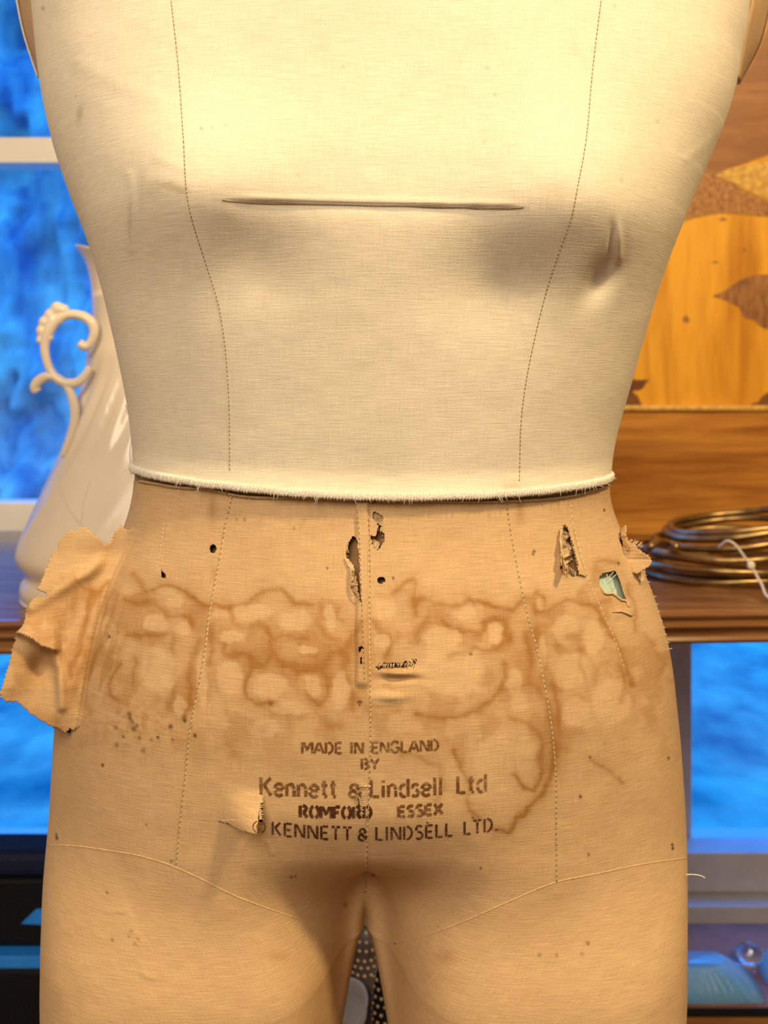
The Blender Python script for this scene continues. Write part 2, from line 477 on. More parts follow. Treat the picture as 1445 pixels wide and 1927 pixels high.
# ------------------------------------------------------------------ the dress form: one surface function
def C(pairs):
    a = np.array(pairs, float)
    # smooth (monotone-ish) cubic through the points
    x, y = a[:, 0], a[:, 1]
    m = np.gradient(y, x)
    def f(q):
        q = np.clip(np.asarray(q, float), x[0], x[-1])
        i = np.clip(np.searchsorted(x, q) - 1, 0, len(x) - 2)
        h = x[i + 1] - x[i]; t = (q - x[i]) / h
        return (2 * t**3 - 3 * t**2 + 1) * y[i] + (t**3 - 2 * t**2 + t) * h * m[i] + (-2 * t**3 + 3 * t**2) * y[i + 1] + (t**3 - t**2) * h * m[i + 1]
    return f
silL = C([(-600, 590), (-470, 580), (-430, 540), (-380, 400), (-330, 250), (-260, 130), (-150, 75), (0, 60), (70, 66), (140, 74), (210, 86), (300, 110), (375, 136), (450, 165), (520, 186), (600, 206), (690, 226), (770, 241), (840, 249), (880, 252), (930, 249), (985, 235), (1050, 205), (1120, 168), (1200, 136), (1290, 113), (1375, 102), (1450, 97), (1560, 90), (1650, 82), (1750, 77), (1830, 75), (1927, 75), (2100, 85), (2400, 120)])
silR = C([(-600, 860), (-470, 870), (-430, 910), (-380, 1050), (-330, 1200), (-260, 1320), (-150, 1395), (0, 1410), (50, 1404), (100, 1394), (150, 1385), (190, 1375), (280, 1341), (400, 1291), (520, 1246), (640, 1210), (730, 1185), (830, 1158), (890, 1149), (930, 1148), (985, 1163), (1060, 1204), (1130, 1232), (1200, 1254), (1350, 1276), (1500, 1288), (1600, 1293), (1700, 1294), (1800, 1294), (1927, 1292), (2100, 1280), (2400, 1240)])
depF = C([(-600, .045), (-450, .05), (-300, .072), (-150, .090), (0, .1010), (150, .1085), (300, .1155), (400, .1205), (465, .1220), (520, .1195), (600, .1130), (700, .1050), (800, .0980), (890, .0925), (960, .093), (1050, .098), (1150, .105), (1250, .108), (1350, .1055), (1450, .1015), (1550, .0985), (1650, .097), (1750, .096), (2000, .093), (2400, .085)])
depB = C([(-600, .045), (-450, .05), (-300, .075), (0, .095), (400, .095), (890, .075), (1200, .11), (1450, .12), (1700, .10), (2400, .075)])
expP = C([(-600, 2.0), (-300, 2.2), (0, 2.6), (300, 2.9), (465, 3.0), (600, 2.7), (890, 2.3), (1100, 2.35), (1400, 2.4), (2400, 2.2)])
cenU = C([(-600, 733), (0, 733), (450, 722), (900, 700), (1200, 693), (1500, 690), (1740, 687), (2400, 684)])
def innerU(r, side):
    dr = np.maximum(0, np.asarray(r, float) - 1741)
    if side < 0: return 687 - 1.8 * np.sqrt(dr) - 0.10 * dr
    return 687 + 1.8 * np.sqrt(dr) + 0.095 * dr
RR = np.concatenate([np.arange(-600, 2401, 6.0)])
XO = {-1: (silL(RR) - U0) * D / F, 1: (silR(RR) - U0) * D / F}
def smooth01(x): x = np.clip(x, 0, 1); return x * x * (3 - 2 * x)
def zof(r): return ZC - (r - V0) * D / F
APEX = ((-0.0865, 433.0), (0.0845, 452.0))
def section(r, t, side):
    """r: row (any shape), t in 0..1 from front centre round the outside to back centre"""
    r = np.asarray(r, float); t = np.asarray(t, float)
    xo = np.interp(r, RR, XO[side])
    c = (cenU(r) - U0) * D / F * 0.86
    phi = np.pi * t
    s = np.clip(np.sin(phi), 0, 1)
    Df, Db, p = depF(r), depB(r), expP(r)
    yb = np.where(t <= 0.5, -Df * np.maximum(1 - s ** p, 0) ** 0.5, Db * np.maximum(1 - s ** 2.3, 0) ** 0.5)
    xb = c + (xo - c) * s
    xi = (innerU(r, side) - U0) * D / F
    k = smooth01((r - 1470) / 272.0)
    xm, a = (xi + xo) / 2, (xo - xi) / 2
    ang = 2 * np.pi * t
    ca, sa = np.cos(ang), np.sin(ang)
    xl = xm - a * np.sign(ca) * np.abs(ca) ** 0.78
    yl = np.where(t <= 0.5, -Df * 0.97, -Db * 0.9) * np.sign(sa) * np.abs(sa) ** 0.70
    yl = np.where(t <= 0.5, -np.abs(yl), np.abs(yl))
    q = np.clip(4 * t, 0, 1); wq = 1.8
    cxx = c + (0.0235 if side > 0 else -0.0225)
    den = (1 - q) ** 2 + 2 * wq * q * (1 - q) + q ** 2
    xq = ((1 - q) ** 2 * xi + 2 * wq * q * (1 - q) * cxx + q ** 2 * xm) / den
    yq = -(2 * wq * q * (1 - q) + q ** 2) / den * Df * 0.97
    xl = np.where(t < 0.25, xq, xl); yl = np.where(t < 0.25, yq, yl)
    x = xb * (1 - k) + xl * k
    y = yb * (1 - k) + yl * k
    # bust
    z = zof(r)
    fr = smooth01((0.5 - t) / 0.12)
    for ax, ar in APEX:
        dz = (r - ar) * D / F
        y = y - fr * 0.0130 * np.exp(-((x - ax) / 0.042) ** 2 - (dz / np.where(dz > 0, 0.026, 0.040)) ** 2)
    # the lap falls back in a narrowing triangle above the fork
    ra = smooth01((r - 1375) / 255.0)
    rw = 0.064 - 0.043 * smooth01((r - 1390) / 350.0)
    y = y + smooth01((0.42 - t) / 0.2) * smooth01((-y - 0.004) / 0.05) * 0.030 * ra * np.exp(-(np.abs(x - c) / rw) ** 2.6)
    # hollows below and inside each breast
    for ax, ar, am in ((-0.056, 532, 0.0060), (0.049, 570, 0.0070)):
        y = y + fr * am * np.exp(-((x - ax) / 0.026) ** 2 - ((r - ar) * D / F / 0.024) ** 2)
    return np.stack([x, y, np.broadcast_to(z, x.shape)], -1)
tt = np.linspace(0.02, 0.75, 160)
for it in range(6):
    for sd, sil in ((-1, silL), (1, silR)):
        P = section(RR[:, None] + 0 * tt[None], tt[None] + 0 * RR[:, None], sd)
        u, v = project(P)
        i = np.argmin(u, 1) if sd < 0 else np.argmax(u, 1)
        ue, ve = u[np.arange(len(RR)), i], v[np.arange(len(RR)), i]
        XO[sd] = XO[sd] * np.clip((sil(ve) - U0) / (ue - U0), 0.8, 1.25)

# ---- local relief of the cloth, metres towards the viewer side (along -y), as a function of place on the front
def gauss(u, v, cu, cv, su, sv, rot=0):
    c, s = math.cos(rot), math.sin(rot)
    a = (u - cu) * c + (v - cv) * s; b = -(u - cu) * s + (v - cv) * c
    return np.exp(-(a / su) ** 2 - (b / sv) ** 2)
def ridge(u, v, line, w, amp):
    w = w * 1.7
    amp = amp * 0.5
    return amp * np.exp(-(polydist(u, v, line) / w) ** 2)
def relief_bodice(u, v):
    d = 0 * u
    # tuck across the bust
    vc = 377 + (u - 420) * 0.024
    e = smooth01((u - 415) / 70) * smooth01((1000 - u) / 70)
    below = smooth01((v - vc) / 3.0) * np.exp(-np.maximum(0, v - vc) / 26)
    d -= 0.0020 * e * below
    d += 0.0006 * e * np.exp(-((v - vc + 5) / 7) ** 2)
    # pulled dimple and crease on the side
    d -= 0.0060 * gauss(u, v, 1132, 524, 50, 26, -0.95)
    d += 0.0022 * np.exp(-((u - 1163) / 7) ** 2) * smooth01((v - 400) / 60) * smooth01((505 - v) / 25)
    d -= 0.0018 * np.exp(-((u - 1150) / 6) ** 2) * smooth01((v - 400) / 60) * smooth01((510 - v) / 25)
    d += ridge(u, v, [(150, 120), (230, 165), (300, 190)], 9, 0.0006)
    d += ridge(u, v, [(245, 330), (252, 400), (250, 470)], 5, 0.0010)
    d += ridge(u, v, [(300, 300), (345, 318)], 6, 0.0006)
    d += ridge(u, v, [(1290, 300), (1330, 270), (1365, 235)], 6, 0.0008)
    d += ridge(u, v, [(1180, 610), (1240, 590)], 10, 0.0006)
    d += 0.0008 * (fbm(u / 90, v / 90, 3) - 0.5)
    return d
CUT_U, CUT_V = 491.0, 1546.0
def relief_linen(u, v):
    d = 0 * u
    # raised placket beside the centre seam
    pl = smooth01((u - 669) / 4) * smooth01((695 - u) / 4) * smooth01((v - 938) / 6) * smooth01((1300 - v) / 20)
    d += 0.0020 * pl
    # lifted corner of the L-shaped tear
    a = np.clip((u - 405) / (CUT_U - 405), 0, 1); b = np.clip((v - 1478) / (CUT_V - 1478), 0, 1)
    fl = (u < CUT_U) & (v < CUT_V)
    d += np.where(fl, 0.0135 * smooth01(a) ** 1.0 * smooth01(b) ** 1.2, 0)
    # fold below the slit
    d += 0.0028 * gauss(u, v, 748, 1264, 32, 7, 0.02) - 0.0022 * gauss(u, v, 755, 1279, 30, 5) + 0.0018 * gauss(u, v, 735, 1310, 34, 10)
    # puckers beside the centre seam
    d += ridge(u, v, [(665, 1300), (690, 1325), (675, 1345)], 4, 0.0008) + ridge(u, v, [(672, 1500), (690, 1490), (676, 1475)], 4, 0.0010)
    # wrinkles at the hip
    d += ridge(u, v, [(245, 1070), (225, 1120), (205, 1190)], 6, 0.0012)
    d += ridge(u, v, [(240, 1210), (228, 1245)], 4, 0.0008)
    d += ridge(u, v, [(150, 1230), (135, 1300)], 7, 0.0008) + ridge(u, v, [(180, 1200), (160, 1290)], 7, 0.0006)
    d += ridge(u, v, [(1130, 1140), (1158, 1200), (1178, 1260)], 5, 0.0010)
    d += ridge(u, v, [(270, 1832), (290, 1842)], 4, 0.0009)
    d += ridge(u, v, [(200, 1715), (240, 1714)], 2.5, 0.0006)
    d += ridge(u, v, [(505, 1585), (512, 1605)], 3, 0.0008)
    d += ridge(u, v, [(1160, 1155), (1190, 1150)], 5, 0.0016)
    d += 0.0010 * (fbm(u / 70 + 5, v / 70, 3) - 0.5)
    return d

# ---- marks soaked into the linen: tide lines of water stains, traced on the cloth
TIDE = [
 (1.0, 7, [(286,1114),(299,1103),(321,1102),(350,1114),(375,1134),(386,1143)]),
 (0.9, 8, [(237,1127),(255,1136),(290,1138),(304,1147),(324,1158),(359,1163),(366,1176)]),
 (0.8, 7, [(173,1116),(166,1165),(153,1214),(138,1249),(129,1276)]),
 (0.8, 6, [(140,1088),(173,1116),(184,1116),(204,1099)]),
 (0.7, 8, [(250,1080),(262,1100),(275,1120)]),
 (0.8, 8, [(244,1196),(295,1196),(324,1194),(328,1245),(330,1294),(321,1333)]),
 (1.0, 8, [(379,1203),(366,1238),(357,1271),(359,1305),(350,1349)]),
 (1.0, 8, [(398,1180),(397,1209),(394,1249)]),
 (0.7, 6, [(255,1234),(248,1263),(253,1285)]), (0.6, 6, [(282,1243),(279,1265)]),
 (0.8, 7, [(224,1249),(211,1282),(206,1307),(220,1316)]),
 (0.7, 6, [(190,1220),(172,1260),(150,1290)]),
 (0.75, 7, [(360,1122),(382,1142),(405,1137),(437,1145),(460,1137),(477,1122),(502,1112),(534,1114),(554,1132),(574,1135),(589,1137)]),
 (0.9, 8, [(437,1145),(440,1172),(452,1180),(480,1175),(499,1182),(512,1199),(514,1222),(524,1239),(534,1257),(554,1249),(577,1252),(609,1249),(631,1229),(646,1222),(666,1199),(681,1172)]),
 (0.7, 7, [(514,1207),(534,1198),(579,1202)]), (0.7, 6, [(562,1214),(567,1232),(594,1234)]),
 (1.0, 9, [(420,1219),(420,1234),(442,1234),(467,1229),(480,1249),(494,1252),(514,1232)]),
 (0.95, 7, [(480,1254),(467,1274),(457,1292),(462,1312),(480,1324),(509,1324),(524,1321)]),
 (1.0, 8, [(562,1269),(582,1257),(604,1262),(617,1277),(612,1312),(599,1322),(579,1309)]),
 (1.0, 13, [(534,1250),(560,1262),(600,1256)]),
 (0.8, 10, [(609,1142),(599,1170),(612,1192),(634,1207),(659,1209)]), (0.7, 6, [(637,1145),(634,1160),(646,1170)]),
 (1.0, 14, [(640,1225),(656,1240),(648,1255)]),
 (0.8, 8, [(656,1277),(666,1299),(664,1334)]), (0.6, 9, [(619,1364),(639,1363)]),
 (0.8, 7, [(701,1165),(714,1186),(733,1194),(735,1218),(727,1239)]),
 (0.9, 8, [(785,1207),(790,1186),(806,1168)]), (0.8, 7, [(783,1131),(785,1160)]),
 (0.7, 6, [(735,1118),(750,1108),(762,1094),(775,1088),(782,1100),(782,1125)]),
 (0.9, 7, [(783,1131),(806,1128),(819,1136),(843,1139),(867,1139),(880,1123),(890,1134),(911,1131),(927,1142),(943,1142),(961,1149),(982,1131),(1001,1126),(1014,1118),(1027,1128),(1024,1144),(1011,1152),(1003,1139)]),
 (1.0, 8, [(830,1170),(848,1184),(875,1189),(890,1191),(906,1189),(917,1173),(932,1165),(948,1170),(951,1189),(956,1202),(938,1215),(925,1223),(909,1223),(890,1218),(872,1228),(851,1236)]),
 (1.0, 10, [(993,1191),(996,1228),(993,1260),(998,1284),(1014,1302),(1030,1328),(1040,1362),(1046,1402),(1042,1440)]),
 (0.9, 8, [(948,1249),(946,1284),(943,1305),(922,1320),(901,1331),(880,1339),(869,1349),(848,1352),(827,1352),(806,1349),(788,1344)]),
 (0.7, 8, [(1000,1285),(975,1292),(950,1305)]),
 (0.8, 7, [(961,1352),(996,1360),(1014,1376),(1019,1402),(1017,1428)]),
 (0.9, 10, [(1009,1184),(1011,1218),(1027,1255),(1040,1280)]), (0.9, 9, [(1036,1290),(1050,1330),(1056,1380)]),
 (1.0, 6, [(854,1408),(866,1429),(874,1458),(883,1479),(881,1504),(887,1525),(903,1541)]),
 (0.9, 6, [(1020,1400),(1022,1454),(1007,1487),(987,1479),(966,1458)]),
 (1.0, 7, [(1045,1400),(1040,1458),(1022,1495),(999,1516),(974,1541),(957,1562),(933,1564)]),
 (0.6, 6, [(1110,1430),(1124,1441),(1148,1450),(1169,1475)]),
 (0.6, 7, [(754,1421),(804,1429),(833,1446),(837,1483),(820,1508)]),
 (0.6, 7, [(1115,1070),(1122,1060),(1140,1056),(1160,1060)]),
 (0.8, 6, [(1010,1147),(1026,1150),(1048,1138),(1078,1131),(1103,1140),(1126,1136),(1144,1129)]),
 (0.9, 7, [(1126,1140),(1135,1168),(1154,1195),(1167,1227),(1179,1259),(1192,1287)]),
 (0.8, 7, [(1163,1250),(1174,1278),(1179,1300),(1172,1320)]),
 (0.7, 12, [(1070,1198),(1086,1198)]), (0.7, 6, [(1094,1227),(1096,1257),(1101,1278)]),
 (0.7, 6, [(1181,1104),(1192,1127),(1197,1168),(1197,1186)]),
 (0.55, 6, [(1231,1209),(1243,1246),(1244,1280)]),
 (0.6, 8, [(1050,1215),(1056,1235),(1040,1250)]),
 (0.5, 9, [(430,1400),(440,1420)]), (0.5, 9, [(560,1350),(580,1330)]),
 (0.5, 10, [(500,1330),(515,1345),(490,1370)]),
]
ZTOP = [(100,1085),(140,1088),(200,1095),(240,1120),(286,1110),(320,1100),(386,1143),(437,1145),(502,1112),(534,1114),(589,1137),(609,1120),(660,1130),(700,1120),(750,1092),(783,1128),(867,1139),(961,1149),(1014,1118),(1026,1150),(1078,1131),(1120,1065),(1150,1058),(1180,1085),(1200,1170),(1250,1220)]
POOL = [(313,1113,20,9),(330,1133,16,13),(295,1172,22,15),(345,1185,16,12),(300,1262,36,44),(415,1156,15,9),(475,1152,36,14),(555,1165,32,20),(432,1200,22,13),(432,1275,26,28),(508,1292,34,22),(588,1290,12,20),(578,1223,18,7),(622,1162,9,22),(640,1300,16,36),(718,1207,13,15),(725,1145,22,20),(850,1262,58,46),(832,1205,34,26),(933,1190,13,20),(872,1154,22,12),(968,1282,15,24),(1062,1185,26,26),(1070,1262,42,32),(1020,1135,6,11),(978,1322,20,18),(590,1422,18,13),(500,1372,25,16),(930,1425,36,40),(988,1424,20,38),(1118,1200,18,32),(1150,1320,36,40),(205,1190,14,30),(545,1330,40,14),(730,1310,30,14),(1020,1230,8,30),(1085,1340,26,26),(380,1280,9,50),(340,1330,10,20)]
SPECK = [(400,1031,6,.5),(193,1440,3.2,.9),(297,1387,3,.9),(321,1367,4,.8),(348,1356,3.5,.9),(367,1384,3.5,.9),(346,1350,5,.5),(360,1368,3,.6),(325,1392,2.6,.7),(248,1358,4,.6),(252,1372,5,.7),(243,1345,5,.6),(232,1386,3,.7),(218,1370,3,.6),(263,1388,3,.6),(285,1392,3,.5),(270,1412,5,.5),(220,1402,4,.5),(245,1352,3.5,.7),(258,1365,3,.7),(206,1198,2.5,.9),(1092,1499,3.4,.8),(1110,1425,2.6,.8),(1258,1427,3,.7),(1265,1590,2.6,1),(1266,1597,2.6,1),(1108,1609,3,.7),(904,1633,2.6,.8),(703,1647,2.6,.7),(548,1651,3,.8),(556,1650,2.5,.6),(107,1577,3,.9),(106,1571,2.5,.8),(201,1680,2.8,.6),(211,1769,3.5,.5),(247,1752,2.6,.6),(260,1767,3,.5),(254,1777,2.6,.5),(243,1762,2.5,.5),(1106,1775,3.2,.7),(1015,1797,3.5,.5),(1047,1797,3.5,.4),(1095,1795,3.5,.4),(890,1539,3,.8),(805,1549,2.6,1),(886,1231,2.6,.9),(740,1088,2.5,.9),(1005,1038,2.6,1),(1003,1043,2.5,.8),(1137,960,2.5,.9),(1164,1060,2.5,.9),(445,977,2.5,.5),(460,978,3,.5),(553,994,2.5,.5),(616,1069,2.5,.8),(510,1324,5,.5),(322,1621,3,.6),(650,1703,5,.4),(275,1552,2.5,.6)]
BROWN = [(400,957,8,34,.45),(979,957,9,26,.5),(402,1080,6,22,.30),(838,1800,22,14,.35),(520,1800,22,11,.35),(1075,1198,16,10,.5)]
def stain_linen(u, v):
    wu = u + 15 * (fbm(u / 26, v / 26, 3) - 0.5) + 4 * (fbm(u / 8 + 50, v / 8, 2) - 0.5)
    wv = v + 15 * (fbm(u / 26 + 90, v / 26 + 30, 3) - 0.5) + 4 * (fbm(u / 8 + 20, v / 8 + 70, 2) - 0.5)
    s = 0 * u
    for a, w, line in TIDE:
        l = np.array(line); pad = 5 * w + 12
        m = (u > l[:, 0].min() - pad) & (u < l[:, 0].max() + pad) & (v > l[:, 1].min() - pad) & (v < l[:, 1].max() + pad)
        if not m.any(): continue
        d = polydist(wu[m], wv[m], line)
        k = a * (0.55 * np.exp(-(d / (0.7 * w)) ** 2) + 0.50 * np.exp(-d / (1.9 * w)))
        k *= 0.45 + 0.95 * fbm(u[m] / 30 + 7, v[m] / 30 + 3, 2)
        s[m] = 1 - (1 - s[m]) * (1 - np.clip(k * 0.92, 0, 0.95))
    zt = np.interp(wu, [p[0] for p in ZTOP], [p[1] for p in ZTOP])
    zone = smooth01((wv - zt + 4) / 12) * smooth01((1490 - v) / 150)
    pool = 0 * u
    for cu, cv, su, sv in POOL:
        m = (np.abs(u - cu) < 3 * su + 10) & (np.abs(v - cv) < 3 * sv + 10)
        if m.any():
            e = ((wu[m] - cu) / su) ** 2 + ((wv[m] - cv) / sv) ** 2
            pool[m] = np.maximum(pool[m], smooth01((1.45 - e) / 0.75))
    s = s * (1 - 0.45 * pool)
    blot = smooth01((fbm(u / 34 + 11, v / 40 + 2, 4) - 0.44) / 0.22)
    s = s + (0.08 * (1 - zone) + zone * (1 - 0.95 * pool) * (0.20 + 0.30 * blot)) * (1 - s)
    # mould at the left hip
    z2 = gauss(u, v, 255, 1365, 90, 48) 
    s = s + z2 * 0.40 * smooth01((fbm(u / 9, v / 9 + 40, 3) - 0.45) / 0.2) * (1 - s)
    # slanting streaks down the left hip
    z3 = smooth01((u - 120) / 30) * smooth01((250 - u) / 50) * smooth01((v - 1090) / 50) * smooth01((1350 - v) / 60)
    s = s + 0.45 * z3 * smooth01((fbm((u + 0.30 * v) / 9.0, (v - 0.30 * u) / 75.0, 3) - 0.45) / 0.2) * (1 - s)
    # fine rub marks lower down
    s = s + 0.05 * smooth01((fbm(u / 120, v / 40 + 9, 3) - 0.5) / 0.2) * (1 - s)
    for cu, cv, su, sv, a in BROWN:
        s = s + a * gauss(u, v, cu, cv, su, sv) * (1 - s)
    return np.clip(s, 0, 1)
def specks(u, v, lst):
    s = 0 * u
    for cu, cv, r, a in lst:
        m = (np.abs(u - cu) < 4 * r) & (np.abs(v - cv) < 4 * r)
        if m.any():
            s[m] = np.maximum(s[m], a * np.exp(-(np.hypot(u[m] - cu, (v[m] - cv) * 0.8) / r) ** 4))
    return s
B_SMUDGE_SHADE = [(318,352,30,9,.75,0.15),(290,362,22,16,.35,0),(345,362,14,8,.4,0),(152,215,6,17,.6,0.2),(268,360,6,35,.3,0),(246,420,5,45,.35,0),(110,20,30,22,.15,0),(1080,110,28,22,.12,0),(1040,365,40,22,.25,-.1),(700,440,260,40,.10,0),(520,480,70,60,.24,.6),(950,520,90,60,.24,-.5),(1110,470,50,50,.25,0),(420,430,40,50,.15,0),(960,915,26,9,.4,0)]  # dirt smudges; the broad under-bust ones also carry painted shade
B_SPECK = [(379,243,2.6,.6),(402,241,2.4,.5),(425,238,2.2,.4),(647,128,3,.35),(915,130,3,.4),(910,268,3,.35),(1235,230,3,.35),(1155,14,3,.4),(145,182,2.5,.3),(83,18,4,.5),(1168,340,3.5,.35),(930,180,2.4,.4),(690,190,2.5,.25),(560,330,3,.25)]
def stain_shade_bodice(u, v):
    s = 0 * u
    n = fbm(u / 14, v / 20 + 5, 3)
    for cu, cv, su, sv, a, ro in B_SMUDGE_SHADE:
        s = s + a * gauss(u, v, cu, cv, su, sv, ro) * (0.55 + 0.9 * n) * (1 - s)
    return np.clip(s, 0, 1)

HOLES = {
 'left_tear': [(664,1008),(671,1014),(675,1030),(676,1050),(677,1080),(678,1098),(679,1122),(680,1133),(675,1124),(672,1098),(668,1078),(661,1063),(654,1053),(651,1042),(653,1034),(656,1022)],
 'right_tear': [(704,962),(712,966),(720,972),(719,980),(713,984),(716,990),(716,998),(723,1006),(722,1018),(716,1030),(710,1036),(703,1030),(698,1018),(697,1006),(706,1010),(709,1002),(711,990),(705,980),(700,972)],
 'round_hole': [(710,1089),(714,1086),(721,1086),(725,1091),(724,1096),(717,1099),(711,1096)],
 'left_pinhole': [(396,1027),(402,1024),(407,1030),(406,1038),(400,1041),(395,1034)],
 'teardrop': [(303,1072),(307,1075),(312,1082),(312,1087),(308,1088),(304,1083)],
 'long_rip': [(1057,990),(1064,989),(1070,1006),(1078,1036),(1086,1066),(1087,1082),(1078,1085),(1066,1079),(1055,1079),(1055,1040)],
 'mint_hole': [(1128,1086),(1134,1079),(1146,1076),(1156,1074),(1161,1080),(1167,1095),(1172,1112),(1178,1130),(1170,1128),(1160,1121),(1150,1117),(1140,1118),(1132,1114),(1128,1102)],
 'slit': [(708,1254),(712,1249),(728,1247),(752,1248),(766,1243),(781,1239),(783,1247),(770,1254),(745,1256),(722,1257),(711,1260)],
 'small_slit': [(674,1216),(680,1214),(683,1217),(679,1222),(681,1245),(678,1245),(677,1226)],
 'flap_hole': [(124,1372),(130,1362),(138,1359),(142,1364),(135,1374),(128,1380)],
 'text_tear': [(673,1494),(676,1492),(676,1505),(680,1516),(678,1526),(675,1517),(673,1504)],
 'side_tear': [(1166,996),(1171,1010),(1178,1030),(1186,1050),(1180,1050),(1172,1032),(1166,1014)],
}

form = empty('dress_form', (0, 0, 0), 'headless dressmaker\'s form in torn stained linen with a cream calico bodice cover', 'dress form')

# rows and columns of the linen: top edge follows the stitched waist line
topL = C([(220, 905), (265, 905), (330, 915), (400, 921), (440, 930), (560, 936), (660, 940), (800, 942), (950, 942), (1080, 931), (1140, 916), (1200, 912)])
def col_t():
    a = np.linspace(0, 0.5, 290) ** 1.0
    b = np.linspace(0.5, 1.0, 70)[1:]
    return np.concatenate([a, b])
TT = col_t()
def full_grid(rows):
    """grid over both sides: columns from back centre (left) via left side, front, right side to back centre"""
    R = rows[:, None] if rows.ndim == 1 else rows
    tl = TT[::-1]; tr = TT[1:]
    PL = section(np.broadcast_to(R, (len(rows), len(tl))), np.broadcast_to(tl, (len(rows), len(tl))), -1)
    PR = section(np.broadcast_to(R, (len(rows), len(tr))), np.broadcast_to(tr, (len(rows), len(tr))), 1)
    return PL, PR, tl, tr

def weave_coords(P):
    seg = np.linalg.norm(np.diff(P, axis=1), axis=2)
    a = np.concatenate([np.zeros((P.shape[0], 1)), np.cumsum(seg, 1)], 1)
    mid = P.shape[1] // 2
    a = a - a[:, mid:mid + 1]
    return np.stack([a, P[..., 2], 0 * a], -1)

def set_attr(me, name, arr, typ):
    at = me.attributes.new(name, typ, 'POINT')
    at.data.foreach_set('vector' if typ == 'FLOAT_VECTOR' else 'value', np.ascontiguousarray(arr, dtype=np.float32).ravel())

def sub_mesh(name, V, Q, keep, attrs, mat, parent):
    q = Q[keep]
    used = np.unique(q)
    idx = np.full(len(V), -1); idx[used] = np.arange(len(used))
    me = bpy.data.meshes.new(name)
    me.from_pydata(V[used].tolist(), [], idx[q].tolist())
    me.update()
    for an, (arr, typ) in attrs.items():
        set_attr(me, an, arr[used], typ)
    return link(name, me, mat, parent)

def quads(nr, nc, off=0):
    a = (np.arange(nr - 1)[:, None] * nc + np.arange(nc - 1)[None]).ravel() + off
    return np.stack([a, a + nc, a + nc + 1, a + 1], 1)

# --- linen: base rows
rows = np.concatenate([np.arange(880, 1700, 2.4), np.arange(1700, 1980, 3.0), np.arange(1980, 2401, 12.0)])
rr_mid = len(rows)
PL, PR, tl, tr = full_grid(rows)
nl, nr_ = PL.shape[1], PR.shape[1]
def build_side(P, tcol, side):
    """returns displaced verts and attributes for a side grid"""
    u, v = project(P)
    front = (tcol[None] < 0.47) & (P[..., 1] < 0.02)
    fw = smooth01((0.47 - tcol[None]) / 0.05)
    d = relief_linen(u, v) * fw
    P2 = P.copy(); P2[..., 1] -= d
    st = np.where(front, stain_linen(u, v), 0.12); sp = np.where(front, specks(u, v, SPECK), 0)
    return P2, u, v, front, st, sp
LN = {}
left_keep = None
seamL = C([(-200, 1588), (85, 1590), (140, 1592), (200, 1600), (260, 1610), (330, 1632), (370, 1650), (440, 1685), (520, 1715), (590, 1740), (650, 1763), (690, 1772), (760, 1790)])
seamR = C([(600, 1792), (690, 1784), (740, 1776), (785, 1765), (850, 1743), (950, 1700), (1047, 1660), (1120, 1645), (1200, 1628), (1250, 1620), (1295, 1615), (1500, 1612)])
BASE_V, BASE_Q = [], []
hip_parts = []
# join both sides in one grid where the form is one body
Pall = np.concatenate([PL, PR], 1)
tall = np.concatenate([tl, tr])
wv_all = weave_coords(Pall)
NC = Pall.shape[1]
P2, UU, VV, FRONT, ST, SP = build_side(Pall, tall, 0)
k_row = rows > 1737          # legs: no face may bridge the gap between them
Q = quads(len(rows), NC)
qr = Q[:, 0] // NC; qc = Q[:, 0] % NC
mid = nl - 1
bridge = (qc == mid) & (rows[qr] > 1738)        # right side starts at its own inner point
# close each leg: right inner seam between tr[-1] and tr[0]; left leg likewise
Vf = P2.reshape(-1, 3); uf, vf = UU.reshape(-1), VV.reshape(-1); frf = FRONT.reshape(-1)
cu = uf[Q].mean(1); cv = vf[Q].mean(1); cfr = frf[Q].all(1)
hole = np.zeros(len(Q), bool)
ju = cu + 3.0 * (fbm(cu / 3.5, cv / 3.5, 2) - 0.5); jv = cv + 3.0 * (fbm(cu / 3.5 + 9, cv / 3.5 + 4, 2) - 0.5)
for nm, poly in HOLES.items():
    dense = catmull(np.array(poly + [poly[0]], float), 1.3)
    jag = 0.5 if nm in ('round_hole', 'left_pinhole', 'teardrop', 'mint_hole') else 1.6
    dense = dense + jag * (rng.random(dense.shape) - 0.5) * 2 * 0.7
    pm = np.array(poly)
    near = np.where(frf & (uf > pm[:, 0].min() - 5) & (uf < pm[:, 0].max() + 5) & (vf > pm[:, 1].min() - 5) & (vf < pm[:, 1].max() + 5))[0]
    dd = np.hypot(uf[near][:, None] - dense[None, :, 0], vf[near][:, None] - dense[None, :, 1])
    b_ = dd.argmin(1); mv = dd[np.arange(len(near)), b_] < 1.7
    ii = near[mv]; tg = dense[b_[mv]]
    sc_ = (Vf[ii, 1] + D) / F
    Vf[ii, 0] += (tg[:, 0] - uf[ii]) * sc_; Vf[ii, 2] -= (tg[:, 1] - vf[ii]) * sc_
    uf[ii] = tg[:, 0]; vf[ii] = tg[:, 1]
    cu = uf[Q].mean(1); cv = vf[Q].mean(1)
    hole |= cfr & inside(dense, cu, cv)
# L-shaped cut
hole |= cfr & (np.abs(cu - CUT_U) < 1.6) & (cv > 1488) & (cv < CUT_V + 1.5)
hole |= cfr & (np.abs(cv - CUT_V) < 1.7) & (cu > 414) & (cu < CUT_U + 1.5)
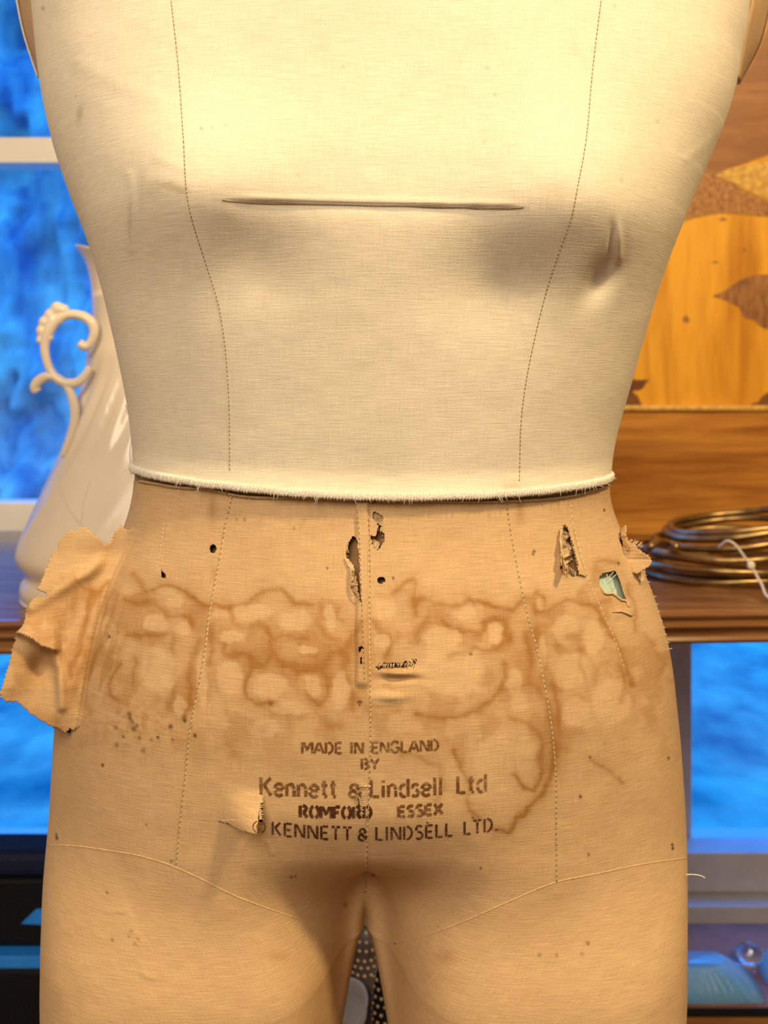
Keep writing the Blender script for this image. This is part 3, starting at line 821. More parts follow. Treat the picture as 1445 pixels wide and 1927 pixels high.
# faces stretched by the lifted flap
zspan = np.ptp(Vf[Q][:, :, 1], axis=1)
hole |= cfr & (cu > 405) & (cu < 500) & (cv > 1480) & (cv < 1560) & (zspan > 0.0035)
above = np.where(cfr, cv < topL(cu) + 1.5 * (fbm(cu / 9, cv / 9, 2) - 0.5), rows[qr] < 905)
dropped = hole | above | bridge
side_left = np.where(cfr, cu < 688, qc < mid)
thigh = np.where(cfr, np.where(qc < mid, cv > seamL(cu), cv > seamR(cu)), rows[qr] > 1560)
attrs = {'weave': (wv_all.reshape(-1, 3), 'FLOAT_VECTOR'), 'stain': (ST.reshape(-1), 'FLOAT'), 'speck': (SP.reshape(-1), 'FLOAT')}
hip = sub_mesh('hip_cover', Vf, Q, ~dropped & ~thigh, attrs, MAT['linen'], form)
hip['label'] = 'water-stained torn linen hip cover'
leg_l = sub_mesh('thigh_cover', Vf, Q, ~dropped & thigh & (qc < mid), attrs, MAT['linen'], form)
leg_r = sub_mesh('thigh_cover', Vf, Q, ~dropped & thigh & (qc >= mid) & (qc != mid), attrs, MAT['linen'], form)
# base surface for placing things on the cloth (whole, undamaged)
keep = ~bridge
bvh_l = BVHTree.FromPolygons(Vf.tolist(), Q[keep].tolist())
EYE = Vector((0, -D, ZC))
def ray(u, v):
    return Vector(((u - U0) / F, 1.0, -(v - V0) / F)).normalized()
def on(bvh, u, v, off=0.0):
    d = ray(u, v)
    h, n, i, dist = bvh.ray_cast(EYE, d)
    if h is None: return None
    if n.dot(d) > 0: n = -n
    return np.array(h + n * off)

# --- inner body of papier mache, seen through the holes (inset)
def core():
    rws = np.concatenate([np.arange(870, 1700, 8.0), np.arange(1700, 2400, 14.0)])
    sub = np.concatenate([np.linspace(0, 0.5, 90), np.linspace(0.5, 1, 24)[1:]])
    for side in (-1, 1):
        P = section(np.broadcast_to(rws[:, None], (len(rws), len(sub))), np.broadcast_to(sub, (len(rws), len(sub))), side)
        nrm = np.cross(np.gradient(P, axis=1), np.gradient(P, axis=0))
        nrm /= np.linalg.norm(nrm, axis=2)[..., None] + 1e-9
        cx = np.where((rws > 1600)[:, None], P[..., 0].mean(1, keepdims=True), 0)
        out = np.stack([P[..., 0] - cx, P[..., 1], 0 * cx + 0 * P[..., 0]], -1)
        sg = np.sign((nrm * out).sum(-1)); sg = np.where(np.median(sg) > 0, 1, -1)
        P = P - nrm * sg * 0.0048
        if side < 0: P[:, 0, 0] = np.where(rws < 1730, np.maximum(P[:, 0, 0], P[:, 0, 0] + 0.004), P[:, 0, 0])
        yield P
gc = Geo()
for P in core():
    gc.add(P.reshape(-1, 3), quads(P.shape[0], P.shape[1]).tolist())
gc.build('inner_body', MAT['core'], form)

# --- patches of cloth laid on (or under) the surface: a grid over a traced outline
def patch(name, poly, off, mat, parent, step=3.0, fn=None, bvh=None, stain=False, thick=0.0, fallback=None, jag=2.0):
    poly = np.array(poly, float)
    us = np.arange(poly[:, 0].min() - step, poly[:, 0].max() + 2 * step, step)
    vs = np.arange(poly[:, 1].min() - step, poly[:, 1].max() + 2 * step, step)
    GU, GV = np.meshgrid(us, vs)
    cu_, cv_ = GU[:-1, :-1] + step / 2, GV[:-1, :-1] + step / 2
    ok = inside(poly, cu_ + jag * (vnoise(cu_ / 4, cv_ / 4) - .5), cv_ + jag * (vnoise(cu_ / 4 + 9, cv_ / 4) - .5))
    nr, nc = GU.shape
    V = np.zeros((nr, nc, 3)); good = np.zeros((nr, nc), bool)
    need = np.zeros((nr, nc), bool)
    need[:-1, :-1] |= ok; need[1:, :-1] |= ok; need[:-1, 1:] |= ok; need[1:, 1:] |= ok
    for j in range(nr):
        for i in range(nc):
            if not need[j, i]: continue
            u, v = GU[j, i], GV[j, i]
            p = fn(u, v) if fn else on(bvh or bvh_l, u, v, off)
            if p is None: continue
            V[j, i] = p; good[j, i] = True
    Qs = quads(nr, nc)
    kk = ok.reshape(-1) & good.reshape(-1)[Qs].all(1)
    at = {'weave': (np.stack([V[..., 0] * 1.0, V[..., 2], 0 * V[..., 0]], -1).reshape(-1, 3), 'FLOAT_VECTOR'),
          'stain': ((stain_linen(GU, GV) if stain else 0.1 + 0 * GU).reshape(-1), 'FLOAT'), 'speck': (0 * GU.reshape(-1), 'FLOAT')}
    o = sub_mesh(name, V.reshape(-1, 3), Qs, kk, at, mat, parent)
    if thick:
        m = o.modifiers.new('thickness', 'SOLIDIFY'); m.thickness = thick; m.offset = 0
    return o
mp = patch('lining_patch', [(1112,1062),(1170,1060),(1198,1100),(1200,1150),(1150,1150),(1112,1120)], -0.0040, MAT['mint'], form, 4)
mp['label'] = 'pale mint lining showing through a hole'
# loose torn flap at the left hip
att = C([(960, 262), (1000, 252), (1050, 228), (1100, 206), (1150, 188), (1250, 163), (1330, 150), (1400, 138)])
FL_RIDGE = [(20, 1186), (42, 1192), (62, 1202), (76, 1214), (106, 1222)]
FL_CREASE = [(60, 1142), (90, 1120), (130, 1095), (165, 1078), (200, 1055)]
FL_FOLD2 = [(104, 1225), (113, 1265), (118, 1330)]
_cache = {}
def flap_pt(u, v):
    a = float(att(v))
    U_, V_ = np.array([u]), np.array([v])
    bump = 0.0
    dr = polydist(U_, V_, FL_RIDGE)[0]
    # lip that folds over, dropping sharply below
    yy = np.interp(u, [p[0] for p in FL_RIDGE], [p[1] for p in FL_RIDGE])
    lip = math.exp(-((yy - v) / 26.0)) if v <= yy else math.exp(-((v - yy) / 5.0))
    lip *= float(smooth01((118 - u) / 20.0))
    bump += 0.010 * lip
    bump += 0.004 * math.exp(-(polydist(U_, V_, FL_CREASE)[0] / 14) ** 2) * float(smooth01((210 - u) / 30))
    bump += 0.003 * math.exp(-(polydist(U_, V_, FL_FOLD2)[0] / 9) ** 2)
    bump -= 0.005 * math.exp(-(((u - 75) / 22) ** 2 + ((v - 1255) / 26) ** 2))
    if u >= a - 1:
        p = on(bvh_l, u, v, 0.0003 - 0.0035 * float(smooth01((u - a - 2) / 20.0)))
        if p is None: return None
        w = float(smooth01((a + 20 - u) / 20.0))
        p[1] -= w * (0.25 * bump)
        return p
    key = round(v, 1)
    if key not in _cache:
        _cache[key] = on(bvh_l, a, v, 0.0003)
    pa = _cache[key]
    if pa is None: return None
    dx = (a - u) / F * (pa[1] + D)
    rm = min(1.0, (a - u) / 45.0)
    y = pa[1] - 0.0010 * rm - 0.10 * dx - bump * (0.25 + 0.75 * rm) - rm * 0.002 * math.sin(u / 21.0 + v / 33.0)
    d = ray(u, v); s = (y + D) / d.y
    return np.array(EYE + d * s)
FLAP = [(252,990),(238,998),(228,990),(216,1000),(209,1020),(196,1023),(178,1008),(162,992),(152,993),(144,1000),(132,996),(122,1008),(112,1015),(109,1030),(98,1040),(92,1060),(84,1075),(80,1090),(70,1108),(78,1113),(87,1116),(86,1123),(72,1124),(60,1126),(54,1140),(48,1152),(47,1166),(40,1180),(31,1190),(28,1208),(22,1222),(18,1250),(10,1268),(6,1290),(0,1302),(2,1312),(14,1322),(32,1320),(42,1330),(60,1345),(84,1358),(96,1366),(112,1372),(124,1379),(132,1370),(140,1374),(196,1340),(212,1270),(240,1180),(272,1090),(290,1010)]
fo = patch('torn_flap', FLAP, 0, MAT['linen'], form, 2.5, fn=flap_pt, stain=True, thick=0.0006, jag=3)
fo['label'] = 'large loose flap of torn linen at the left hip'
# torn tongue and curl at the right hip
def side_pt(base_u, lean):
    def fn(u, v):
        p = on(bvh_l, base_u(v), v, 0.0006)
        if p is None: return None
        dx = (u - base_u(v)) / F
        y = p[1] - 0.002 - lean * dx - 0.0035 * math.sin((v - 1000) / 14.0) * max(0, dx) * 30
        d = ray(u, v)
        return np.array(EYE + d * ((y + D) / d.y))
    return fn
patch('torn_tongue', [(1174,1004),(1180,1018),(1192,1022),(1199,1032),(1210,1040),(1222,1047),(1227,1056),(1222,1066),(1210,1072),(1200,1080),(1188,1078),(1180,1060),(1172,1035)], 0, MAT['linen'], form, 2.0, fn=side_pt(lambda v: 1168 + (v - 1004) * 0.33, 0.35), thick=0.0006)
patch('torn_curl', [(1168,996),(1173,990),(1178,989),(1177,1000),(1180,1018),(1186,1030),(1180,1036),(1172,1022),(1168,1008)], 0, MAT['linen'], form, 2.0, fn=side_pt(lambda v: 1160 + (v - 990) * 0.3, 0.8), thick=0.0006)
patch('torn_curl', [(1198,1080),(1212,1072),(1215,1078),(1212,1092),(1208,1098)], 0, MAT['linen'], form, 2.0, fn=side_pt(lambda v: 1196 + (v - 1080) * 0.4, -0.2), thick=0.0006)
# flap standing up on the left edge of the long rip
def rip_fn(u, v):
    p = on(bvh_l, 1057, v, 0.0)
    w = (1060 - u) / 18.0
    p = p + np.array([0, -1, 0]) * (0.0005 + 0.012 * max(0, w) * (0.5 + 0.5 * float(smooth01((v - 995) / 60)))) + np.array([-0.0010, 0, 0]) * max(0, w)
    return p
g = Geo()
vs = np.arange(990, 1079, 2.0)
L0 = np.array([on(bvh_l, 1057, v, 0.0003) for v in vs])
hgt = (0.003 + 0.0075 * smooth01((vs - 990) / 75)) * smooth01((1082 - vs) / 10) * (1 + 0.15 * np.sin(vs / 3.0))
cols = []
for k in range(6):
    q = k / 5.0
    Pk = L0.copy(); Pk[:, 1] -= hgt * q; Pk[:, 0] += -0.0012 * q * q - 0.0010 * q * np.sin((vs - 990) / 18.0)
    cols.append(Pk)
Gp = np.stack(cols, 1)
g.add(Gp.reshape(-1, 3), quads(len(vs), 6).tolist())
ro = g.build('rip_flap', MAT['linen_plain'], form)
mm = ro.modifiers.new('thickness', 'SOLIDIFY'); mm.thickness = 0.0005
# rolled facing on the right edge of the long rip and rucked cloth inside it
patch('rip_facing', [(1064,989),(1074,990),(1080,1020),(1092,1062),(1100,1085),(1087,1082),(1084,1062),(1076,1030)], 0.0011, MAT['linen'], form, 1.5, thick=0.0005, jag=0.5)
def ruck(u, v):
    p = on(bvh_l, u, v, -0.0024)
    if p is None: return None
    p[1] -= 0.0016 * math.sin((v * 0.9 + u * 1.1) / 4.6) + 0.001 * math.sin(v / 2.9)
    return p
patch('rucked_lining', [(1050,985),(1070,985),(1080,1030),(1084,1052),(1070,1062),(1050,1066)], 0, MAT['linen_plain'], form, 1.6, fn=ruck)
# scraps inside the tear beside the placket, edge lip of the left tear
def scrap(u, v):
    p = on(bvh_l, u, v, -0.0025)
    if p is None: return None
    p[1] -= 0.0012 * math.sin((v + u * 1.7) / 5.0)
    return p
patch('torn_scrap', [(697,968),(712,972),(720,968),(715,984),(712,996),(706,1004),(697,1000)], 0, MAT['linen_plain'], form, 1.6, fn=scrap, jag=5)
patch('torn_scrap', [(698,1014),(706,1016),(714,1022),(712,1034),(704,1034)], 0, MAT['linen_plain'], form, 1.6, fn=scrap, jag=4)
def lip(u, v):
    w = max(0.0, (u - 650) / 26.0)
    p = on(bvh_l, u, v, 0.0006 + 0.003 * w * float(smooth01((v - 1048) / 30) * smooth01((1135 - v) / 40)))
    return p
patch('torn_lip', [(648,1050),(656,1052),(664,1064),(671,1080),(673,1100),(676,1122),(680,1136),(668,1110),(662,1085)], 0, MAT['linen_plain'], form, 1.6, fn=lip, jag=3, thick=0.0004)
# lower lip of the mint hole
g = Geo()
g.tube(np.array([on(bvh_l, u, v, 0.0005) for u, v in catmull([(1129,1104),(1134,1114),(1141,1118),(1150,1117),(1160,1123),(1168,1129),(1177,1132),(1182,1142)], 2)]), 0.0006, 6)
g.tube(np.array([on(bvh_l, u, v, 0.0005) for u, v in catmull([(1152,1152),(1166,1151),(1178,1154),(1187,1158)], 2)]), [0.0003] * 4 + [0.0006] * (len(catmull([(1152,1152),(1166,1151),(1178,1154),(1187,1158)], 2)) - 4), 6)
g.build('hole_rim', MAT['linen_plain'], form)
# waist tape that shows between hem and linen
def band(name, r0, r1, off, mat, nrow=8):
    rws = np.linspace(r0, r1, nrow)
    ts = np.concatenate([np.linspace(0, .5, 160), np.linspace(.5, 1, 30)[1:]])
    out = []
    for side in (-1, 1):
        P = section(np.broadcast_to(rws[:, None], (nrow, len(ts))), np.broadcast_to(ts, (nrow, len(ts))), side)
        P[..., 1] += np.where(P[..., 1] < 0, -off, off); 
        out.append(P[:, ::-1] if side < 0 else P[:, 1:])
    A = np.concatenate(out, 1)
    g = Geo(); g.add(A.reshape(-1, 3), quads(nrow, A.shape[1]).tolist())
    return g.build(name, mat, form)
band('waist_tape', 850, 945, -0.0016, MAT['stay'])

# --- the bodice cover
hemR = C([(-0.2, 876), (-0.13, 879), (-0.09, 889), (-0.04, 901), (0.0, 907), (0.05, 905), (0.09, 900), (0.12, 895), (0.2, 891)])
def bodice():
    w = np.concatenate([np.linspace(-600, -60, 50)[:-1], np.arange(-60, 900, 2.6)])
    w = (w + 600) / (w[-1] + 600)
    tb = np.concatenate([np.linspace(0, .5, 250), np.linspace(.5, 1, 50)[1:]])
    res = []
    for side in (-1, 1):
        P0 = section(np.full(tb.shape, 890.0), tb, side)
        hem = hemR(P0[:, 0])
        R = -600 + w[:, None] * (hem[None] + 600)
        P = section(R, np.broadcast_to(tb, R.shape), side)
        if side < 0: P = P[:, ::-1]; R = R[:, ::-1]; t = tb[::-1]
        else: P = P[:, 1:]; R = R[:, 1:]; t = tb[1:]
        res.append((P, R, t))
    P = np.concatenate([res[0][0], res[1][0]], 1); R = np.concatenate([res[0][1], res[1][1]], 1); t = np.concatenate([res[0][2], res[1][2]])
    u, v = project(P)
    fw = smooth01((0.47 - t) / 0.05)[None]
    wv = weave_coords(P)
    P2 = P.copy()
    flare = 0.0016 + 0.0022 * smooth01((w - 0.97) / 0.03)[:, None]
    P2[..., 1] -= (relief_bodice(u, v) + flare) * fw
    P2[..., 1] += np.where(t[None] > 0.55, 0.001, 0)
    front = (t[None] < 0.47) & (P[..., 1] < 0.03)
    st = np.where(front, stain_shade_bodice(u, v), 0.0); sp = np.where(front, specks(u, v, B_SPECK), 0)
    return P2, wv, st, sp, t
BP, BW, BS, BK, BT = bodice()
nrb, ncb = BP.shape[:2]
Qb = quads(nrb, ncb)
top = list(range(ncb))
bod = sub_mesh('bodice_cover', BP.reshape(-1, 3), Qb, np.ones(len(Qb), bool), {'weave': (BW.reshape(-1, 3), 'FLOAT_VECTOR'), 'stain': (BS.reshape(-1), 'FLOAT'), 'speck': (BK.reshape(-1), 'FLOAT')}, MAT['calico'], form)
bod['label'] = 'cream calico bodice cover'
bvh_b = BVHTree.FromPolygons(BP.reshape(-1, 3).tolist(), Qb.tolist())
# neck cap
g = Geo()
ring = BP[0]
zt = ring[0, 2]
V = np.vstack([ring, ring * [0.8, 0.8, 0] + [0, 0, zt + 0.012], [[0.003, 0, zt + 0.016]]])
n = ncb
g.add(V, [(i, i + 1, n + i + 1, n + i) for i in range(n - 1)] + [(n + i, n + i + 1, 2 * n) for i in range(n - 1)])
g.build('neck_cap', MAT['linen_plain'], form)
# overlocked hem: a ribbed roll along the lower edge
rim = BP[-1]
sel = rim[(BT < 1.01)]
seg = np.concatenate([[0], np.cumsum(np.linalg.norm(np.diff(rim, axis=0), axis=1))])
ss = np.arange(0, seg[-1], 0.00032)
path = np.stack([np.interp(ss, seg, rim[:, i]) for i in range(3)], 1)
path[:, 1] -= 0.0008 * (path[:, 1] < 0.0)
path[:, 2] += 0.0016 + 0.0006 * (fbm(ss * 90, 0 * ss + 3, 3) - 0.5)
cr = rng.random(len(ss)) * 0.25
Vh, Fh = tube_geo(path, 0.0019, 10, ridge=lambda i, a: (1.0 + 0.20 * np.sin(i * 2 * np.pi / 4.6 + 1.6 * np.sin(a)) + cr[i] - 0.12) * (0.62 + 0.38 * np.abs(np.sin(a))))
# flatten front to back a little
g = Geo(); g.add(Vh, Fh)
# loose whiskers
for k in range(90):
    i = rng.integers(len(path) // 4, 3 * len(path) // 4)
    p = path[i].copy(); p[1] -= 0.0015
    q = p + np.array([rng.normal(0, .0015), -0.0006, -0.0025 + rng.normal(0, .0012)])
    g.tube(np.linspace(p, q, 3), 0.00012, 4)
for a_, b_ in (((668, 934), (690, 942)), ((692, 934), (680, 943)), ((906, 925), (940, 941)), ((950, 920), (966, 938)), ((985, 922), (968, 936))):
    pts = [on(bvh_b, *a_, 0.002) if on(bvh_b, *a_, 0.002) is not None else on(bvh_l, *a_, 0.004), on(bvh_l, *b_, 0.001)]
    g.tube(np.linspace(pts[0], pts[1], 4), 0.00022, 4)
ho = g.build('overlocked_hem', MAT['white_thread'], form)
ho['label'] = 'white overlocked hem edge'
# ring stub of the armhole linen outside the bodice on both sides
def armhole(name, ins, outs, y_in, y_out):
    A = catmull(ins, 6); B = catmull(outs, 6)
    n = 40
    A = np.array([np.interp(np.linspace(0, 1, n), np.linspace(0, 1, len(A)), A[:, i]) for i in range(2)]).T
    B = np.array([np.interp(np.linspace(0, 1, n), np.linspace(0, 1, len(B)), B[:, i]) for i in range(2)]).T
    V = []
    for k in range(8):
        q = k / 7.0
        for i in range(n):
            u, v = A[i] * (1 - q) + B[i] * q
            y = y_in + (y_out - y_in) * q - 0.006 * math.sin(math.pi * q)
            d = ray(u, v); V.append(np.array(EYE + d * ((y + D) / d.y)))
    me_v = np.array(V)
    me = bpy.data.meshes.new(name)
    me.from_pydata(me_v.tolist(), [], quads(8, n).tolist()); me.update()
    set_attr(me, 'weave', np.stack([me_v[:, 1], me_v[:, 2], 0 * me_v[:, 0]], 1), 'FLOAT_VECTOR')
    set_attr(me, 'stain', np.full(len(me_v), 0.12), 'FLOAT'); set_attr(me, 'speck', np.zeros(len(me_v)), 'FLOAT')
    o = link(name, me, MAT['linen'], form)
    m = o.modifiers.new('thickness', 'SOLIDIFY'); m.thickness = 0.0012
    e = Geo(); e.tube(me_v.reshape(8, n, 3)[-1], 0.0009, 6); e.build('armhole_piping', MAT['white_thread'], o)
    return o
armhole('armhole_linen', [(74, -140), (69, -60), (67, 0), (71, 70), (78, 146)], [(5, -140), (22, -60), (32, 0), (46, 66), (72, 146)], -0.005, 0.045)
armhole('armhole_linen', [(1412, -140), (1412, -60), (1412, 0), (1400, 60), (1386, 148)], [(1480, -140), (1464, -60), (1448, 0), (1428, 80), (1388, 158)], -0.01, 0.045)

# --- seams and stitches
def seam(name, line, bvh, mat, rad=0.0003, off=0.0001, dash=None, step=3.0, parent=form):
    pts = catmull(line, step)
    P = [on(bvh, u, v, off) for u, v in pts]
    g = Geo()
    if dash is None:
        run = []
        for p in P + [None]:
            if p is None or (run and np.linalg.norm(p - run[-1]) > 0.03):
                if len(run) > 2: g.tube(np.array(run), rad, 5)
                run = [] if p is None else [p]
            else: run.append(p)
    else:
        P = [p for p in P if p is not None]
        on_, offn = dash
        i = 0
        while i + on_ < len(P):
            q = np.array(P[i:i + on_ + 1])
            g.tube(q, rad, 5)
            i += on_ + offn
    if g.n: return g.build(name, mat, parent)
PSL = [(316,-60),(322,0),(335,120),(345,260),(350,350),(360,410),(385,490),(410,570),(423,650),(430,740),(432,820),(432,890)]
PSR = [(1140,-60),(1131,0),(1115,130),(1103,260),(1087,350),(1075,410),(1050,480),(1025,560),(1003,650),(988,730),(980,800),(977,905)]
seam('princess_seam', PSL, bvh_b, MAT['dark_thread'], 0.00022, 0.0001, dash=(2, 1), step=2.6)
seam('princess_seam', PSR, bvh_b, MAT['dark_thread'], 0.00022, 0.0001, dash=(2, 1), step=2.6)
seam('bust_tuck_seam', [(418,376),(440,379),(500,383),(700,387),(850,390),(930,393),(985,390)], bvh_b, MAT['dark_thread'], 0.00022, 0.0001)
HSL = [(437,934),(425,985),(412,1060),(395,1150),(385,1230),(370,1310),(358,1370),(350,1450),(340,1540),(332,1626)]
HSR = [(952,946),(960,1000),(975,1080),(990,1150),(1010,1220),(1025,1290),(1038,1370),(1045,1450),(1046,1560),(1047,1658)]
HSC = [(692,975),(694,1060),(695,1160),(696,1250),(697,1340),(697,1400),(694,1500),(690,1600),(688,1680)]
for l in (HSL, HSR, HSC):
    s = seam('panel_seam', l, bvh_l, MAT['thread'], 0.00030, 0.0000)
    seam('stitching', l, bvh_l, MAT['dark_thread'], 0.00026, 0.0003, dash=(2, 2), step=2.4)
seam('dart_seam', [(308,985),(302,1030),(292,1080)], bvh_l, MAT['thread'], 0.00022, 0.0, dash=(2, 1), step=2.6)
seam('dart_seam', [(1075,940),(1078,985),(1105,1082),(1130,1142),(1155,1200),(1178,1265)], bvh_l, MAT['thread'], 0.00022, 0.0, dash=(3, 1), step=2.6)
MAT['linen_thread'] = simple('linen_thread', (0.62, 0.43, 0.23), 0.9, var=0.2, scale=(700, 700, 700))
seam('thigh_seam', [(86,1591)] + [(u, float(seamL(u))) for u in range(110, 672, 28)], bvh_l, MAT['linen_thread'], 0.00036, -0.0001)
seam('thigh_seam', [(u, float(seamR(u))) for u in range(742, 1280, 28)] + [(1291, 1615)], bvh_l, MAT['linen_thread'], 0.00036, -0.0001)
seam('placket_stitching', [(672,960),(676,1010),(678,1060),(680,1120),(683,1200),(686,1280)], bvh_l, MAT['dark_thread'], 0.0002, 0.0002, dash=(2, 2), step=2.4)
# running stitch along the top of the linen
seam('waist_stitching', [(u, float(topL(u)) + 4.0) for u in range(270, 1142, 20)], bvh_l, MAT['dark_thread'], 0.00025, 0.0004, dash=(9, 1), step=3.0)
g = Geo()
g.tube(np.array([p for p in (on(bvh_l, u, float(topL(u)) + 0.8, 0.0004) for u in np.arange(262, 1145, 4.0)) if p is not None]), 0.0006, 6)
g.build('linen_top_fold', MAT['linen_plain'], form)
# nail heads at the waist
for u, v in ((703, 942), (429, 925)):
    p = on(bvh_l, u, v, 0.0006)
    bm = bmesh.new(); bmesh.ops.create_uvsphere(bm, u_segments=12, v_segments=8, radius=0.0013)
    for vv in bm.verts: vv.co = Vector((p[0] + vv.co.x, p[1] + vv.co.y * 0.6, p[2] + vv.co.z))
    bm_obj('pin_head', bm, MAT['core'], form, True)
# frayed threads round the tears
def fray(name, specs, mat):
    g = Geo()
    for (u0, v0, u1, v1, n, ln, du, dv) in specs:
        for k in range(n):
            q = (k + rng.random() * 0.6) / n
            u, v = u0 + (u1 - u0) * q, v0 + (v1 - v0) * q
            p = on(bvh_l, u, v, 0.0004)
            e = on(bvh_l, u + du * (0.6 + 0.8 * rng.random()) + rng.normal(0, 1.2), v + dv * (0.6 + 0.8 * rng.random()) + rng.normal(0, 1.2), ln * (0.5 + rng.random()))
            if p is None or e is None: continue
            m = (p + e) / 2 + np.array([0, -0.0006, 0.0002])
            g.tube(catmull([p, m, e], 0.0006), 0.00016, 4)
    return g.build(name, mat, form)
fray('frayed_threads', [(709,1249,780,1247,26,0.0002,0,8),(709,1256,720,1252,8,0.0002,2,-6),(764,1241,782,1240,9,0.0004,2,8)], MAT['thread'])
fray('frayed_threads', [(1062,1060,1084,1078,9,-0.002,4,12),(1058,1000,1066,1040,8,-0.001,10,4),(1066,1064,1068,1082,4,0.0003,-2,6)], MAT['thread'])
fray('frayed_threads', [(654,1022,652,1048,6,0.0008,3,1),(718,968,722,1020,8,0.0008,-3,1)], MAT['thread'])
fray('frayed_threads', [(674,1480,692,1478,10,0.0008,6,-2),(673,1495,680,1530,16,0.0006,5,2)], MAT['thread'])
# fringe on the lifted flap of the L-shaped tear
g = Geo()
def flap_surf(u, v):
    return on(bvh_l, u, v, 0.0)
for k in range(44):
    u = 418 + 70 * k / 44 + rng.normal(0, .4)
    p = on(bvh_l, u, CUT_V - 3.5, 0.0)
    ln = (0.0010 + 0.0014 * rng.random())
    e = p + np.array([rng.normal(0, .0003), 0.0007, -ln])
    g.tube(np.linspace(p, e, 3), 0.00016, 4)
for k in range(40):
    v = 1490 + 54 * k / 40 + rng.normal(0, .4)
    p = on(bvh_l, CUT_U - 3.5, v, 0.0)
    e = p + np.array([0.0007 + 0.0012 * rng.random(), 0.0008, rng.normal(0, .0003)])
    g.tube(np.linspace(p, e, 3), 0.00016, 4)
g.build('frayed_edge', MAT['thread'], form)
# threads across the mint hole, whisker at the right thigh seam, loose thread at the left waist
g = Geo()
for a_, b_ in (((1154,1076),(1150,1086)), ((1160,1080),(1152,1092)), ((1140,1080),(1160,1118))):
    g.tube(np.linspace(on(bvh_l, *a_, 0.0003), on(bvh_l, *b_, -0.002), 4), 0.00016, 4)
g.build('crossing_threads', MAT['white_thread'], form); g = Geo()
p = on(bvh_l, 1288, 1646, 0.0005)
if p is not None:
    g.tube(catmull([p, p + [0.004, -0.001, 0.0006], p + [0.008, -0.001, -0.0002], p + [0.0095, -0.001, -0.0012]], 0.0006), 0.0003, 5)
g.build('loose_thread', MAT['white_thread'], form); g = Geo()
pw = [(246,872),(244,850),(248,820),(244,790),(236,760)]
q = []
for u, v in pw:
    d = ray(u, v); q.append(np.array(EYE + d * ((0.0 + D) / d.y)))
g.tube(catmull(q, 0.001), 0.0003, 5)
g.build('loose_thread', MAT['white_thread'], form); g = Geo()
for k in range(14):
    v = 1040 + k * 14; u = float(silR(v)) - 3
    p = on(bvh_l, u, v, 0.0)
    if p is not None:
        g.tube(np.linspace(p, p + [0.0014 + 0.001 * rng.random(), 0, rng.normal(0, .0006)], 3), 0.00014, 4)
g.build('frayed_threads', MAT['white_thread'], form)
# frayed bits of the right-hip tongue
g = Geo()
for k in range(16):
    u, v = 1184 + k * 1.3, 1022 + k * 0.7
    d = ray(u, v); pp = on(bvh_l, 1172, v, 0.0)
    p = np.array(EYE + d * ((pp[1] - 0.002 + D) / d.y))
    g.tube(np.linspace(p, p + [rng.normal(0.001, .001), -0.0005, 0.0015 + 0.002 * rng.random()], 3), 0.00016, 4)
g.build('frayed_threads', MAT['thread'], form)

